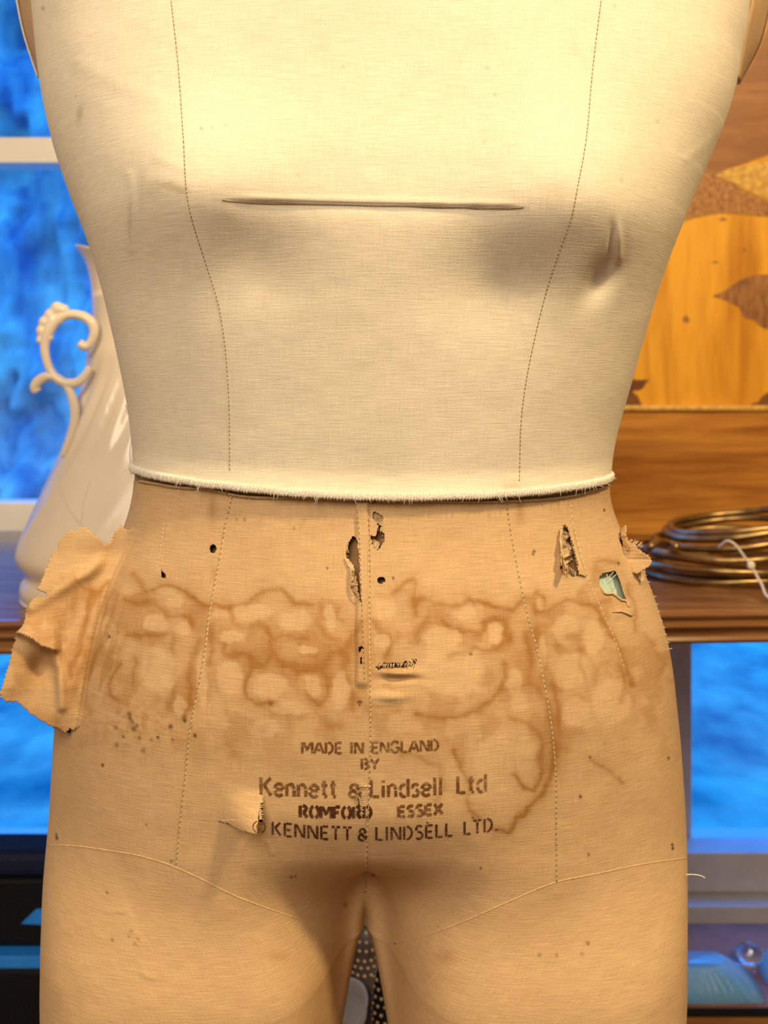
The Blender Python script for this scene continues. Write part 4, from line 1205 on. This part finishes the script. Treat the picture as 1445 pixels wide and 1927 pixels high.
# --- stencilled lettering
def arc(cx, cy, rx, ry, a0, a1, n=10):
    a = np.radians(np.linspace(a0, a1, n)); return [(cx + rx * math.cos(t), cy + ry * math.sin(t)) for t in a]
G = {
 'M': (1.0, [[(0,0),(0,1)],[(.14,.96),(.5,.25)],[(.52,.4),(.82,.96)],[(.96,0),(.96,1)]]),
 'A': (.92, [[(0,0),(.38,.95)],[(.52,1),(.9,0)],[(.30,.32),(.60,.32)]]),
 'D': (.8, [[(.05,0),(.05,1)], arc(.22,.5,.48,.49,84,-84,16)]),
 'E': (.66, [[(.05,0),(.05,1)],[(.18,.97),(.62,.97)],[(.18,.5),(.54,.5)],[(.18,.03),(.62,.03)]]),
 'I': (.25, [[(.1,0),(.1,1)]]),
 'N': (.85, [[(.04,0),(.04,1)],[(.14,.95),(.68,.06)],[(.78,0),(.78,1)]]),
 'G': (.85, [arc(.42,.5,.40,.5,40,165), arc(.42,.5,.40,.5,195,318), [(.5,.42),(.8,.42),(.8,.16)]]),
 'L': (.62, [[(.05,0),(.05,1)],[(.18,.04),(.58,.04)]]),
 'B': (.72, [[(.05,0),(.05,1)], arc(.22,.74,.36,.25,80,-80), arc(.22,.26,.42,.26,80,-80)]),
 'Y': (.8, [[(0,1),(.34,.52)],[(.78,1),(.44,.52)],[(.39,.42),(.39,0)]]),
 'K': (.78, [[(.05,0),(.05,1)],[(.20,.52),(.68,1)],[(.28,.52),(.72,0)]]),
 'e': (.66, [[(.12,.36),(.56,.36)], arc(.33,.34,.29,.34,8,168), arc(.33,.34,.29,.34,192,318)]),
 'n': (.64, [[(.06,0),(.06,.68)], arc(.32,.40,.22,.28,130,5), [(.54,.36),(.54,0)]]),
 't': (.46, [[(.2,.95),(.2,.12)],[(.02,.68),(.12,.68)],[(.28,.68),(.42,.68)],[(.22,.06),(.40,.02)]]),
 'i': (.26, [[(.1,0),(.1,.66)],[(.1,.84),(.1,.96)]]),
 'd': (.68, [arc(.30,.34,.26,.34,65,175), arc(.30,.34,.26,.34,190,298), [(.58,0),(.58,1)]]),
 's': (.52, [arc(.26,.50,.20,.17,30,200), arc(.24,.18,.22,.18,80,-150)]),
 'l': (.25, [[(.1,0),(.1,1)]]),
 '&': (.82, [arc(.34,.75,.22,.24,-40,210), arc(.32,.26,.28,.26,75,300), [(.2,.62),(.74,.02)],[(.6,.2),(.74,.42)]]),
 'R': (.78, [[(.05,0),(.05,1)], arc(.22,.74,.40,.26,80,-80), [(.34,.44),(.70,0)]]),
 'O': (.86, [arc(.42,.5,.38,.5,105,255), arc(.42,.5,.38,.5,75,-75)]),
 'F': (.62, [[(.05,0),(.05,1)],[(.18,.97),(.6,.97)],[(.18,.5),(.5,.5)]]),
 'S': (.64, [arc(.32,.74,.26,.25,35,200), arc(.30,.26,.28,.26,80,-145), [(.16,.56),(.46,.46)]]),
 'X': (.78, [[(.02,0),(.34,.46)],[(.42,.54),(.74,1)],[(.02,1),(.34,.54)],[(.42,.46),(.74,0)]]),
 'T': (.74, [[(0,.97),(.30,.97)],[(.42,.97),(.72,.97)],[(.36,.86),(.36,0)]]),
 '.': (.2, [[(.08,0),(.08,.10)]]),
 '\u00a9': (1.0, [arc(.5,.45,.48,.55,110,250), arc(.5,.45,.48,.55,70,-70), arc(.5,.45,.2,.26,50,310)]),
 ' ': (.5, []),
}
def letters(name, text, u0, u1, base, cap, wpx, mat, gap=0.16, slant=0.0):
    adv = [G[c][0] + gap for c in text]
    sc = (u1 - u0) / (sum(adv) - gap)
    g = Geo()
    x = 0
    for ch, ad in zip(text, adv):
        for st in G[ch][1]:
            pts = []
            for a, b in zip(st[:-1], st[1:]):
                a = np.array(a); b = np.array(b)
                n = max(1, int(np.hypot((b - a)[0] * sc, (b - a)[1] * cap) / 2.5))
                for i in range(n): pts.append(a + (b - a) * i / n)
            pts.append(np.array(st[-1]))
            px = []
            for a, b in pts:
                uu = u0 + (x + a) * sc + slant * b * cap
                px.append((uu, base(uu) - b * cap))
            px = np.array(px)
            T = np.gradient(px, axis=0) if len(px) > 1 else np.array([[0, 1.0]])
            T /= np.linalg.norm(T, axis=1)[:, None] + 1e-9
            N = np.stack([-T[:, 1], T[:, 0]], 1)
            V = []
            okk = True
            jit = 1 + 0.25 * (rng.random(len(px)) - .5)
            for i in range(len(px)):
                for q in (-0.5, 0, 0.5):
                    p = on(bvh_l, px[i, 0] + N[i, 0] * q * wpx * jit[i], px[i, 1] + N[i, 1] * q * wpx * jit[i], 0.00022)
                    if p is None: okk = False; break
                    V.append(p)
                if not okk: break
            if not okk: continue
            # leave out bits over the tear
            Q3 = quads(len(px), 3).tolist()
            g.add(np.array(V), Q3)
        x += ad
    o = g.build(name, mat, form)
    return o
b1 = np.poly1d(np.polyfit([568, 697, 826], [1417, 1417, 1412], 2))
letters('stencil_lettering', 'MADE IN ENGLAND', 569, 826, b1, 21, 4.8, MAT['ink_faded'])
letters('stencil_lettering', 'BY', 680, 713, lambda u: 1447, 20, 5, MAT['ink_faded'])
b3 = np.poly1d(np.polyfit([488, 690, 915], [1495, 1500, 1489], 2))
letters('stencil_lettering', 'Kennett', 490, 634, b3, 33, 6.6, MAT['ink_faded'], 0.12)
letters('stencil_lettering', '&', 656, 682, b3, 24, 6.0, MAT['ink_faded'])
letters('stencil_lettering', 'Lindsell', 697, 833, b3, 33, 6.2, MAT['ink_faded'], 0.13)
letters('stencil_lettering', 'Ltd', 860, 916, b3, 33, 6.2, MAT['ink_faded'], 0.14)
b4 = np.poly1d(np.polyfit([563, 700, 833], [1537, 1539, 1531], 2))
letters('stencil_lettering', 'ROMFORD', 564, 700, b4, 22, 6.4, MAT['ink_dark'])
letters('stencil_lettering', 'ESSEX', 749, 833, b4, 20, 6.4, MAT['ink_faded'])
b5 = np.poly1d(np.polyfit([476, 690, 935], [1566, 1581, 1562], 2))
letters('stencil_lettering', '\u00a9', 476, 500, lambda u: 1565, 20, 2.8, MAT['ink_faded'])
letters('stencil_lettering', 'KENNETT', 512, 662, b5, 25, 4.4, MAT['ink_dark'], 0.22)
letters('stencil_lettering', '&', 674, 693, b5, 22, 4.6, MAT['ink_dark'])
letters('stencil_lettering', 'LINDSELL', 707, 852, b5, 25, 4.4, MAT['ink_dark'], 0.22)
letters('stencil_lettering', 'LTD.', 873, 936, b5, 25, 4.4, MAT['ink_dark'], 0.22)
seam('stamped_arrow', [(677, 1328), (677, 1318)], bvh_l, MAT['core'], 0.0003, 0.0002, step=1)
seam('stamped_arrow', [(673, 1321), (677, 1317), (681, 1321)], bvh_l, MAT['core'], 0.0003, 0.0002, step=1)

# --- stand below the frame
bm = bmesh.new()
zb = zof(2400)
for s_ in (-1, 1):
    xm = (np.interp(2400, RR, XO[s_]) + (innerU(2400, s_) - U0) * D / F) / 2
    r = bmesh.ops.create_cone(bm, cap_ends=True, segments=40, radius1=0.5, radius2=0.5, depth=1)
    a = abs(np.interp(2400, RR, XO[s_]) - (innerU(2400, s_) - U0) * D / F) / 2
    for v in r['verts']: v.co = Vector((xm + v.co.x * 2 * a, v.co.y * 0.145, zb + v.co.z * 0.012))
bm_obj('leg_cap', bm, MAT['linen_plain'], form)
bm = bmesh.new()
xm = (np.interp(2400, RR, XO[1]) + (innerU(2400, 1) - U0) * D / F) / 2
r = bmesh.ops.create_cone(bm, cap_ends=True, segments=24, radius1=0.014, radius2=0.014, depth=zb)
for v in r['verts']: v.co += Vector((xm, 0, zb / 2))
bm_obj('pole', bm, MAT['steel'], form)
bm = bmesh.new()
r = bmesh.ops.create_cone(bm, cap_ends=True, segments=48, radius1=0.19, radius2=0.17, depth=0.02)
for v in r['verts']: v.co += Vector((xm - 0.05, 0, 0.01))
bm_obj('base', bm, MAT['steel'], form)

# ------------------------------------------------------------------ the table in front of the window
TZ = ZC - 0.2037
tab = empty('console_table', (0, 0.36, 0), 'polished brown wooden table with a moulded front edge under the window', 'table')
yaw = math.atan2(0.044, 0.707)
TM = Matrix.Translation((-0.342, 0.345, 0)) @ Matrix.Rotation(yaw, 4, 'Z')
def tab_profile(name, z0, z1, yo, mat, bulge):
    n = 9
    pts = []
    for i in range(n):
        a = -math.pi / 2 + math.pi * i / (n - 1)
        pts.append((yo - bulge * math.cos(a), (z0 + z1) / 2 + (z1 - z0) / 2 * math.sin(a)))
    return pts
prof = [(0.60, TZ), (0.012, TZ), (0.006, TZ - 0.001)] + [(0.001, TZ - 0.004), (0.004, TZ - 0.0075), (0.007, TZ - 0.009), (0.001, TZ - 0.011)] \
     + [(-0.0015, TZ - 0.0135), (0.0015, TZ - 0.0165), (0.006, TZ - 0.018), (0.006, TZ - 0.0225), (0.002, TZ - 0.0235), (0.0, TZ - 0.0265), (0.003, TZ - 0.030), (0.012, TZ - 0.0305), (0.60, TZ - 0.0305)]
V = []; n = len(prof)
xs = (-0.66, 1.5)
for x in xs:
    for y, z in prof: V.append(TM @ Vector((x, y, z)))
Fc = [(i, (i + 1) % n, n + (i + 1) % n, n + i) for i in range(n)] + [tuple(range(n)), tuple(range(2 * n - 1, n - 1, -1))]
bm = bmesh.new()
bv = [bm.verts.new(v) for v in V]
for f in Fc: bm.faces.new([bv[i] for i in f])
bm_obj('tabletop', bm, MAT['table_wood'], tab)
for x in (-0.60, 1.42):
    for y in (0.06, 0.5):
        bm = bmesh.new(); box(bm, x - 0.025, x + 0.025, y - 0.025, y + 0.025, 0.0, TZ - 0.0305, 0.004, TM); bm_obj('leg', bm, MAT['table_wood'], tab)

# ------------------------------------------------------------------ marquetry panel standing on the table
def ptp(u, v, y):
    d = ray(u, v); return np.array(EYE + d * ((y + D) / d.y))
YP = 0.889
pan = empty('marquetry_panel', (0.45, YP, TZ), 'upright inlaid marquetry panel with a mahogany bottom rail standing on the table', 'panel')
X0, X1 = 0.12, 0.92
zr1 = ptp(1300, 768, YP)[2]; ztop = 1.75
bm = bmesh.new(); box(bm, X0, X1, YP, YP + 0.03, TZ, zr1 - 0.002, 0.002); bm_obj('bottom_rail', bm, MAT['rail_wood'], pan)
bm = bmesh.new(); box(bm, X0, X1, YP - 0.006, YP + 0.02, zr1 - 0.004, zr1 + 0.004, 0.003); bm_obj('bead_moulding', bm, MAT['inlay_gold'], pan)
bm = bmesh.new(); box(bm, X0 + 0.03, X1 - 0.03, YP + 0.006, YP + 0.03, zr1, ztop - 0.03); bm_obj('veneer', bm, MAT['veneer'], pan)
for xa, xb in ((X0, X0 + 0.03), (X1 - 0.03, X1)):
    bm = bmesh.new(); box(bm, xa, xb, YP, YP + 0.03, zr1 + 0.004, ztop - 0.03, 0.002); bm_obj('side_rail', bm, MAT['rail_wood'], pan)
bm = bmesh.new(); box(bm, X0, X1, YP, YP + 0.03, ztop - 0.03, ztop, 0.002); bm_obj('top_rail', bm, MAT['rail_wood'], pan)
def inlay(name, pts, mat, h=0.0006):
    y = YP + 0.006
    bm = bmesh.new()
    co = [ptp(u, v, y) for u, v in pts]
    f = [bm.verts.new((c[0], y - h, c[2])) for c in co]; b = [bm.verts.new((c[0], y + 0.001, c[2])) for c in co]
    bm.faces.new(f); bm.faces.new(b[::-1])
    n = len(f)
    for i in range(n): bm.faces.new((f[i], f[(i + 1) % n], b[(i + 1) % n], b[i]))
    return bm_obj(name, bm, mat, pan)
inlay('mountain_inlay', catmull([(1230,330),(1290,300),(1332,318),(1344,330),(1390,312),(1450,290),(1520,270),(1600,262),(1600,-60),(1480,-60),(1440,60),(1400,140),(1330,200),(1230,260)], 12), MAT['inlay_brown'])
inlay('hillside_inlay', catmull([(1200,420),(1250,425),(1300,412),(1350,402),(1400,404),(1460,408),(1560,402),(1560,385),(1470,385),(1420,368),(1390,352),(1368,338),(1344,328),(1330,318),(1290,305),(1220,330)], 8), MAT['inlay_burr'], 0.0009)
inlay('sunlit_hill_inlay', catmull([(1346,330),(1375,316),(1410,310),(1470,295),(1560,280),(1560,390),(1470,384),(1425,368),(1392,350)], 8), MAT['inlay_gold'], 0.0012)
inlay('leaf_inlay', catmull([(1340,557),(1362,548),(1385,532),(1410,520),(1440,517),(1480,520),(1520,545),(1510,600),(1470,620),(1435,617),(1418,602),(1400,598),(1392,580),(1372,568)], 8), MAT['inlay_feather'])
inlay('rock_inlay', [(1150,768),(1150,700),(1180,712),(1200,715),(1222,714),(1214,722),(1212,728),(1205,734),(1192,735),(1190,738),(1200,745),(1204,754),(1210,768)], MAT['inlay_dark'])
inlay('rock_inlay', [(1412,760),(1426,757),(1432,748),(1445,738),(1470,722),(1520,720),(1520,768),(1420,768)], MAT['inlay_dark'])
for pts in ([(1352,413),(1358,409),(1366,411),(1366,415),(1356,416)], [(1396,470),(1400,467),(1404,471),(1400,474)], [(1338,494),(1346,491),(1352,494),(1346,496)], [(1284,600),(1290,592),(1297,600),(1295,608),(1286,606)]):
    inlay('knot_inlay', pts, MAT['inlay_feather'], 0.0004)

# ------------------------------------------------------------------ coil of brass tubing
cx, cy = 0.384, 0.572
coil = empty('brass_tubing_coil', (cx, cy, TZ), 'loose coil of dull brass tubing tied with white string on the table', 'coil')
R0, rt = 0.092, 0.0042
pts = []
tilts = [(0.0, 0.0, 0, 0, 1.0), (0.003, 0.16, 0.010, 0.012, 0.90), (0.012, -0.12, -0.006, 0.000, 1.03), (0.018, 0.22, 0.006, 0.010, 0.92), (0.026, -0.06, -0.006, -0.004, 1.02), (0.030, 0.24, 0.010, 0.008, 0.95), (0.036, 0.38, 0.018, 0.016, 0.88), (0.040, 0.50, 0.022, 0.020, 0.84)]
N = 64
for k, (h, tl_, ox, oy, rs) in enumerate(tilts):
    nx = tilts[min(k + 1, len(tilts) - 1)]
    for i in range(N if k < len(tilts) - 1 else 50):
        q = i / N
        hh, tl2, ox2, oy2, r2 = [a * (1 - q) + b * q for a, b in zip((h, tl_, ox, oy, rs), nx)]
        a = 2 * math.pi * q + 2.4
        x = R0 * r2 * math.cos(a) + ox2; y = R0 * r2 * math.sin(a) + oy2
        z = hh + tl2 * 0.5 * (x + R0) * 0.5 + 0.0015 * math.sin(3 * a + k)
        pts.append((cx + x, cy + y, TZ + rt + 0.0006 + max(0, z)))
pts = np.array(pts)
V, Fc = tube_geo(pts, rt, 12)
mesh_obj('tubing', V, Fc, MAT['brass'], coil)
e0 = ptp(1225, 1026, 0.50)
V, Fc = tube_geo(catmull([ptp(1222, 1030, 0.47), ptp(1236, 1020, 0.49), ptp(1256, 1022, 0.52), ptp(1274, 1030, 0.50)], 0.003), 0.0042, 10); mesh_obj('tube_end', V, Fc, MAT['brass'], coil)
s1 = catmull([ptp(1352, 1030, 0.475), ptp(1368, 1018, 0.465), ptp(1384, 1026, 0.46), ptp(1402, 1050, 0.46), ptp(1414, 1066, 0.46), ptp(1432, 1098, 0.45), ptp(1450, 1126, 0.425), (0.41, 0.425, TZ + 0.0022), (0.45, 0.44, TZ + 0.0022)], 0.002)
V, Fc = tube_geo(s1, 0.0013, 6); so = mesh_obj('string_tie', V, Fc, MAT['string'], coil)
so['label'] = 'white string tied round the coil'
kp = ptp(1413, 1064, 0.458)
bm = bmesh.new(); bmesh.ops.create_icosphere(bm, subdivisions=3, radius=0.004)
for v in bm.verts: v.co = Vector((kp[0] + v.co.x, kp[1] + v.co.y * 0.8, kp[2] + v.co.z * 1.15))
bm_obj('knot', bm, MAT['string'], so, True)

# ------------------------------------------------------------------ porcelain jug on the table
YJ = 0.477
SJ = (YJ + D) / F
jx = (280 - U0) * SJ
jug = empty('porcelain_jug', (jx, YJ, TZ), 'tall cream porcelain jug with scrolled handle on the table left of the dress form', 'jug')
def jz(v): return ZC - (v - V0) * SJ
prof = [(0, 1113), (215, 1115), (232, 1110), (236, 1096), (232, 1084), (224, 1074), (226, 1066), (236, 1054), (242, 1040), (241, 1025), (234, 1003), (222, 975), (208, 945), (194, 915), (179, 882), (162, 845), (146, 800), (131, 755), (119, 710), (116, 670), (109, 640), (106, 610), (106, 585), (107, 560), (109, 535), (114, 510), (122, 490), (132, 475), (138, 466), (134, 468), (120, 490), (108, 520), (100, 560), (98, 620), (60, 700), (0, 700)]
def jr(a, k, r, z):
    v = V0 - (z + TZ - ZC) / SJ
    rr = r
    if 28 >= k >= 5:
        # swirled gadroons on the shoulder
        w = math.exp(-((v - 780) / 75.0) ** 2)
        rr += SJ * 7.0 * w * (abs(math.sin(a * 11 + (v - 700) / 42.0)) - 0.6)
        w2 = math.exp(-((v - 980) / 70.0) ** 2) * 0.6
        rr += SJ * 4.0 * w2 * math.exp(-(math.sin(a * 4 + (v - 900) / 90.0) / 0.22) ** 2)
    lift = 0.0
    if v < 560:   # lip rises to a point towards the left
        c = max(0.0, math.cos(a - math.radians(190)))
        lift = 0
        rr *= 0.62 + 0.38 * c ** 1.5
        lift = -(1 - c) * 0.035 * min(1, (560 - v) / 90)
    return rr, z + lift
dense = catmull([(r * 0.975 * SJ, jz(v) - TZ) for r, v in prof], 0.0025)
dense[:, 0] = np.maximum(dense[:, 0], 0.0)
prof2 = [tuple(p) for p in dense]
def jr2(a, k, r, z):
    v = V0 - (z + TZ - ZC) / SJ
    return jr(a, 10, r, z)
V, Fc = lathe(prof2, 128, jr2)
V = V + np.array([jx, YJ, TZ])
V[:, 2] = np.maximum(V[:, 2], TZ)
mesh_obj('body', V, Fc, MAT['porcelain'], jug)
bvh_j = BVHTree.FromPolygons([tuple(p) for p in V], [tuple(f) for f in Fc])
for line in ([(116,900),(119,925),(128,952),(146,980),(168,1002),(196,1022),(230,1034)], [(170,905),(158,940),(152,985)]):
    seam('relief_line', line, bvh_j, MAT['porcelain'], 0.0011, 0.0003, step=3, parent=jug)
YH = YJ - 0.055
def sweep(name, line, radii, y, parent, mat=MAT['porcelain'], squash=1.0):
    P = catmull([(u, v, r) for (u, v), r in zip(line, radii)], 2.0)
    pts = np.array([ptp(u, v, y) for u, v in P[:, :2]])
    V, Fc = tube_geo(pts, P[:, 2] * (y + D) / F, 12)
    return mesh_obj(name, V, Fc, mat, parent)
hd = sweep('handle', [(150,646),(160,652),(170,645),(177,625),(172,607),(155,595),(130,592),(108,602),(92,622),(84,650),(88,680),(98,702),(112,716),(130,722),(148,718),(162,704),(169,690)], [9,9,8,9,10,9.5,9,10,11,9,8,8,9,9.5,9,8,7], YH, jug)
sweep('lower_scroll', [(70,738),(66,728),(74,716),(92,708),(112,714),(128,730),(138,755),(141,780),(137,808),(128,835),(118,858)], [9,10,10,9,8,8,9,9,8,7,5], YH, hd)
bm = bmesh.new()
for i, (u, v, r) in enumerate([(95,592,12),(108,580,13),(120,583,11),(84,606,12),(78,622,11),(76,640,9),(100,604,13),(90,634,11),(112,600,11)]):
    c = ptp(u, v, YH); q = bmesh.ops.create_icosphere(bm, subdivisions=3, radius=r * (YH + D) / F)
    for vv in q['verts']: vv.co = Vector((c[0] + vv.co.x, c[1] + vv.co.y * 0.8, c[2] + vv.co.z))
so_ = bm_obj('shell_ornament', bm, MAT['porcelain'], hd, True)
m = so_.modifiers.new('blend', 'REMESH'); m.mode = 'VOXEL'; m.voxel_size = 0.0013; m.use_smooth_shade = True
m = so_.modifiers.new('soft', 'SMOOTH'); m.iterations = 9; m.factor = 0.5

# ------------------------------------------------------------------ dark case on the floor, left
case = empty('black_case', (-0.45, 0.56, 0), 'black leather case with a window reflection painted as a blue band, standing under the table at left', 'case')
bm = bmesh.new(); box(bm, -0.80, -0.20, 0.52, 0.60, 0.0, 0.438, 0.006); bm_obj('body', bm, MAT['black'], case)
bm = bmesh.new(); box(bm, -0.80, -0.20, 0.535, 0.60, 0.452, 0.525, 0.004)
bm_obj('lid', bm, MAT['black'], case)
bm = bmesh.new(); box(bm, -0.444, -0.22, 0.54, 0.595, 0.525, 0.551, 0.008); bm_obj('lid_ridge', bm, MAT['navy'], case)
bm = bmesh.new(); box(bm, -0.801, -0.199, 0.518, 0.60, 0.438, 0.4515, 0.002); bm_obj('reflection_band', bm, MAT['reflected_blue'], case)  # blue strip painted in place of the window's reflection
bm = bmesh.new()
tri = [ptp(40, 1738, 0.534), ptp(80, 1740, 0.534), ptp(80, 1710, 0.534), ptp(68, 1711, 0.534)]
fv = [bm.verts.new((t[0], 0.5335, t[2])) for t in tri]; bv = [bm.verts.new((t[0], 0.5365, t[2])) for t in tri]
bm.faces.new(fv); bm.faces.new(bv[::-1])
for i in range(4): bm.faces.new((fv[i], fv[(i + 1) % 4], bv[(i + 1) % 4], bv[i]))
bm_obj('corner_patch', bm, MAT['reflected_blue'], case)  # small flat patch in the same blue

# ------------------------------------------------------------------ low table with glassware, lower right
LZ = 0.3066
low = empty('low_table', (0.55, 0.72, 0), 'low dark wooden table at lower right holding glass dishes', 'table')
bm = bmesh.new(); box(bm, 0.16, 1.0, 0.668, 0.862, LZ - 0.012, LZ, 0.002); bm_obj('tabletop', bm, MAT['inlay_dark'], low)
bm = bmesh.new(); box(bm, 0.16, 1.0, 0.664, 0.85, LZ - 0.024, LZ - 0.012, 0.002); bm_obj('apron', bm, MAT['table_wood'], low)
bm = bmesh.new(); box(bm, 0.159, 1.001, 0.6655, 0.668, LZ - 0.0105, LZ - 0.0005, 0.001); bm_obj('edge_band', bm, MAT['black'], low)
for x in (0.2, 0.96):
    for y in (0.69, 0.83):
        bm = bmesh.new(); box(bm, x - 0.012, x + 0.012, y - 0.012, y + 0.012, 0, LZ - 0.024); bm_obj('leg', bm, MAT['inlay_dark'], low)
def dish(name, x, y, label, rt_, rb_, h, nfl, tilt=None, knob=False):
    e = empty(name, (x, y, LZ), label, 'dish')
    prof = [(0.001, h), (rt_ * 0.95, h), (rt_, h - 0.0015), (rt_ + (rb_ - rt_) * .3, h * .7), (rt_ + (rb_ - rt_) * .65, h * .35), (rb_, 0.001), (rb_ - 0.003, 0.0), (rb_ - 0.006, 0.001), (rt_ + (rb_ - rt_) * .42 - 0.005, h * .5), (rt_ - 0.006, h - 0.005), (0.001, h - 0.005)]
    def sq(a, k, r, z):
        c = max(abs(math.cos(a)), abs(math.sin(a)))
        f = 1 / (c ** 0.85) * (1 + (0.022 if 2 <= k <= 5 else 0) * math.cos(a * nfl))
        return r * f
    V, Fc = lathe(prof, 288, sq)
    V[:, 1] *= 0.55
    Mx = Matrix.Translation((x, y, LZ)) @ (Matrix.Rotation(tilt, 4, 'Y') if tilt else Matrix())
    V = np.array([Mx @ Vector(v) for v in V])
    V[:, 2] += max(0.0, LZ - V[:, 2].min())
    mesh_obj('bowl', V, Fc, MAT['glass'], e)
    return e, Mx
dish('glass_dish', (1308 - U0) * 1.27 / F, 1.27 - D, 'upturned ribbed glass dish at the left end of the low table', 0.034, 0.078, 0.032, 44)
e2, _ = dish('glass_dish', (1560 - U0) * 1.27 / F, 1.275 - D, 'upturned ribbed glass dish beside a round glass knob at the right edge', 0.055, 0.080, 0.036, 40)
kb = empty('glass_stopper', (0.4445, 0.74, LZ), 'round clear glass stopper lying between the two glass dishes', 'stopper')
bm = bmesh.new(); bmesh.ops.create_uvsphere(bm, u_segments=24, v_segments=16, radius=0.016)
for v in bm.verts: v.co = Vector((0.4760 + v.co.x * 1.15, 0.760 + v.co.y, LZ + 0.0145 + v.co.z * 0.85))
bm_obj('knob', bm, MAT['clear_glass'], kb, True)
V, Fc = tube_geo(np.array([(0.4760, 0.760, LZ + 0.006), (0.4760, 0.760, LZ + 0.003), (0.4760, 0.760, LZ + 0.0003)]), [0.006, 0.007, 0.012], 16); mesh_obj('stem', V, Fc, MAT['clear_glass'], kb)

# ------------------------------------------------------------------ stool with things, seen between the legs
SY = 0.36; SD = SY + D
SZ = 0.40
st = empty('wooden_stool', (-0.02, SY, 0), 'small wooden stool behind the dress form legs', 'stool')
bm = bmesh.new(); r = bmesh.ops.create_cone(bm, cap_ends=True, segments=48, radius1=0.14, radius2=0.14, depth=0.025)
for v in r['verts']: v.co += Vector((-0.02, SY, SZ - 0.0125))
bm_obj('seat', bm, MAT['table_wood'], st)
for k in range(3):
    a = 2 * math.pi * k / 3 + 0.5
    V, Fc = tube_geo(np.array([(-0.02 + 0.09 * math.cos(a), SY + 0.09 * math.sin(a), SZ - 0.025), (-0.02 + 0.12 * math.cos(a), SY + 0.12 * math.sin(a), 0.0)]), [0.014, 0.011], 14); mesh_obj('leg', V, Fc, MAT['table_wood'], st)
def sx(u, d): return (u - U0) * d / F
def sz(v, d): return ZC - (v - V0) * d / F
MAT['bottle_grey'] = simple('grey_violet_glaze', (0.085, 0.07, 0.09), 0.35, var=0.4, scale=(60, 60, 60))
def beaded(name, label, u, d, v_top, vb, prof, mat, rows_):
    x = sx(u, d); y = d - D; k = d / F
    e = empty(name, (x, y, SZ), label, 'bottle')
    P = [(max(r * k, 0.0), sz(v, d)) for r, v in prof]
    P = [(r, max(z, SZ)) for r, z in P]
    dn = catmull(P, 0.002); dn[:, 0] = np.maximum(dn[:, 0], 0)
    V, Fc = lathe([tuple(p) for p in dn], 40)
    V = V + np.array([x, y, 0]); mesh_obj('body', V, Fc, mat, e)
    bm = bmesh.new()
    for (v, n, off) in rows_:
        z = sz(v, d); rr = np.interp(-v, [-q[1] for q in prof[::-1]], [q[0] for q in prof[::-1]]) * k
        for i in range(n):
            a = 2 * math.pi * (i + off) / n
            q = bmesh.ops.create_icosphere(bm, subdivisions=2, radius=3.4 * k)
            for vv in q['verts']: vv.co += Vector((x + rr * math.cos(a), y + rr * math.sin(a), z))
    o = bm_obj('beads', bm, MAT['bead'], e, True); o['kind'] = 'stuff'
    return e
beaded('beaded_bottle', 'dark beaded bottle with a domed top seen between the thighs', 686, 0.90, 1742, 2050, [(0, 1742), (9, 1745), (17, 1756), (21, 1770), (24, 1790), (25, 1830), (26, 1900), (28, 2100)], MAT['bottle_grey'], [(1764, 9, 0), (1779, 11, .5), (1796, 12, 0), (1809, 12, .5), (1823, 12, 0)])
beaded('beaded_bottle', 'dark beaded bottle at the right of the gap between the thighs', 724, 0.86, 1815, 2050, [(0, 1815), (10, 1820), (18, 1835), (21, 1860), (23, 1900), (26, 2090)], MAT['black'], [(v, 10, (i % 2) * .5) for i, v in enumerate(range(1838, 1940, 15))])
# white bowl
bx, bd = sx(668, 0.83), 0.83
bowl = empty('white_bowl', (bx, bd - D, SZ), 'small white china bowl leaning in front of the beaded bottle', 'bowl')
prof = catmull([(0.0, 0.0), (0.008, 0.0), (0.010, 0.002), (0.018, 0.009), (0.0225, 0.022), (0.0245, 0.0235), (0.0235, 0.025), (0.021, 0.022), (0.016, 0.011), (0.008, 0.005), (0.0, 0.004)], 0.001); prof[:, 0] = np.maximum(prof[:, 0], 0)
V, Fc = lathe(prof, 48)
Mb = Matrix.Translation((bx - 0.004, bd - D, sz(1926, bd))) @ Matrix.Rotation(0.45, 4, 'X') @ Matrix.Rotation(-0.35, 4, 'Y')
V = np.array([Mb @ Vector(v) for v in V])
mesh_obj('bowl_body', V, Fc, simple('white_china', (0.72, 0.78, 0.85), 0.25), bowl)
V, Fc = tube_geo(np.array([(bx - 0.004, bd - D, sz(1926, bd) + 0.002), (bx - 0.004, bd - D, SZ + 0.02), (bx - 0.004, bd - D, SZ)]), [0.006, 0.006, 0.018], 20); mesh_obj('pedestal', V, Fc, simple('china_foot', (0.55, 0.55, 0.55), 0.3), bowl)
# grey folded cloth
gx = sx(652, 0.93)
n = 24
V = []
for j in range(n):
    for i in range(n):
        a = 2 * math.pi * i / (n - 1); h = j / (n - 1)
        r = (0.020 - 0.010 * h) * (1 + 0.22 * math.sin(5 * a + 3 * h)) 
        V.append((gx + r * math.cos(a), 0.93 - D + r * math.sin(a), SZ + h * (sz(1795, .93) - SZ)))
V.append((gx, 0.93 - D, sz(1793, .93)))
o = mesh_obj('grey_cloth', V, quads(n, n).tolist() + [((n - 1) * n + i, (n - 1) * n + i + 1, n * n) for i in range(n - 1)], MAT['grey_cloth'])
tag(o, 'rolled grey cloth standing at the left of the gap between the thighs', 'cloth')
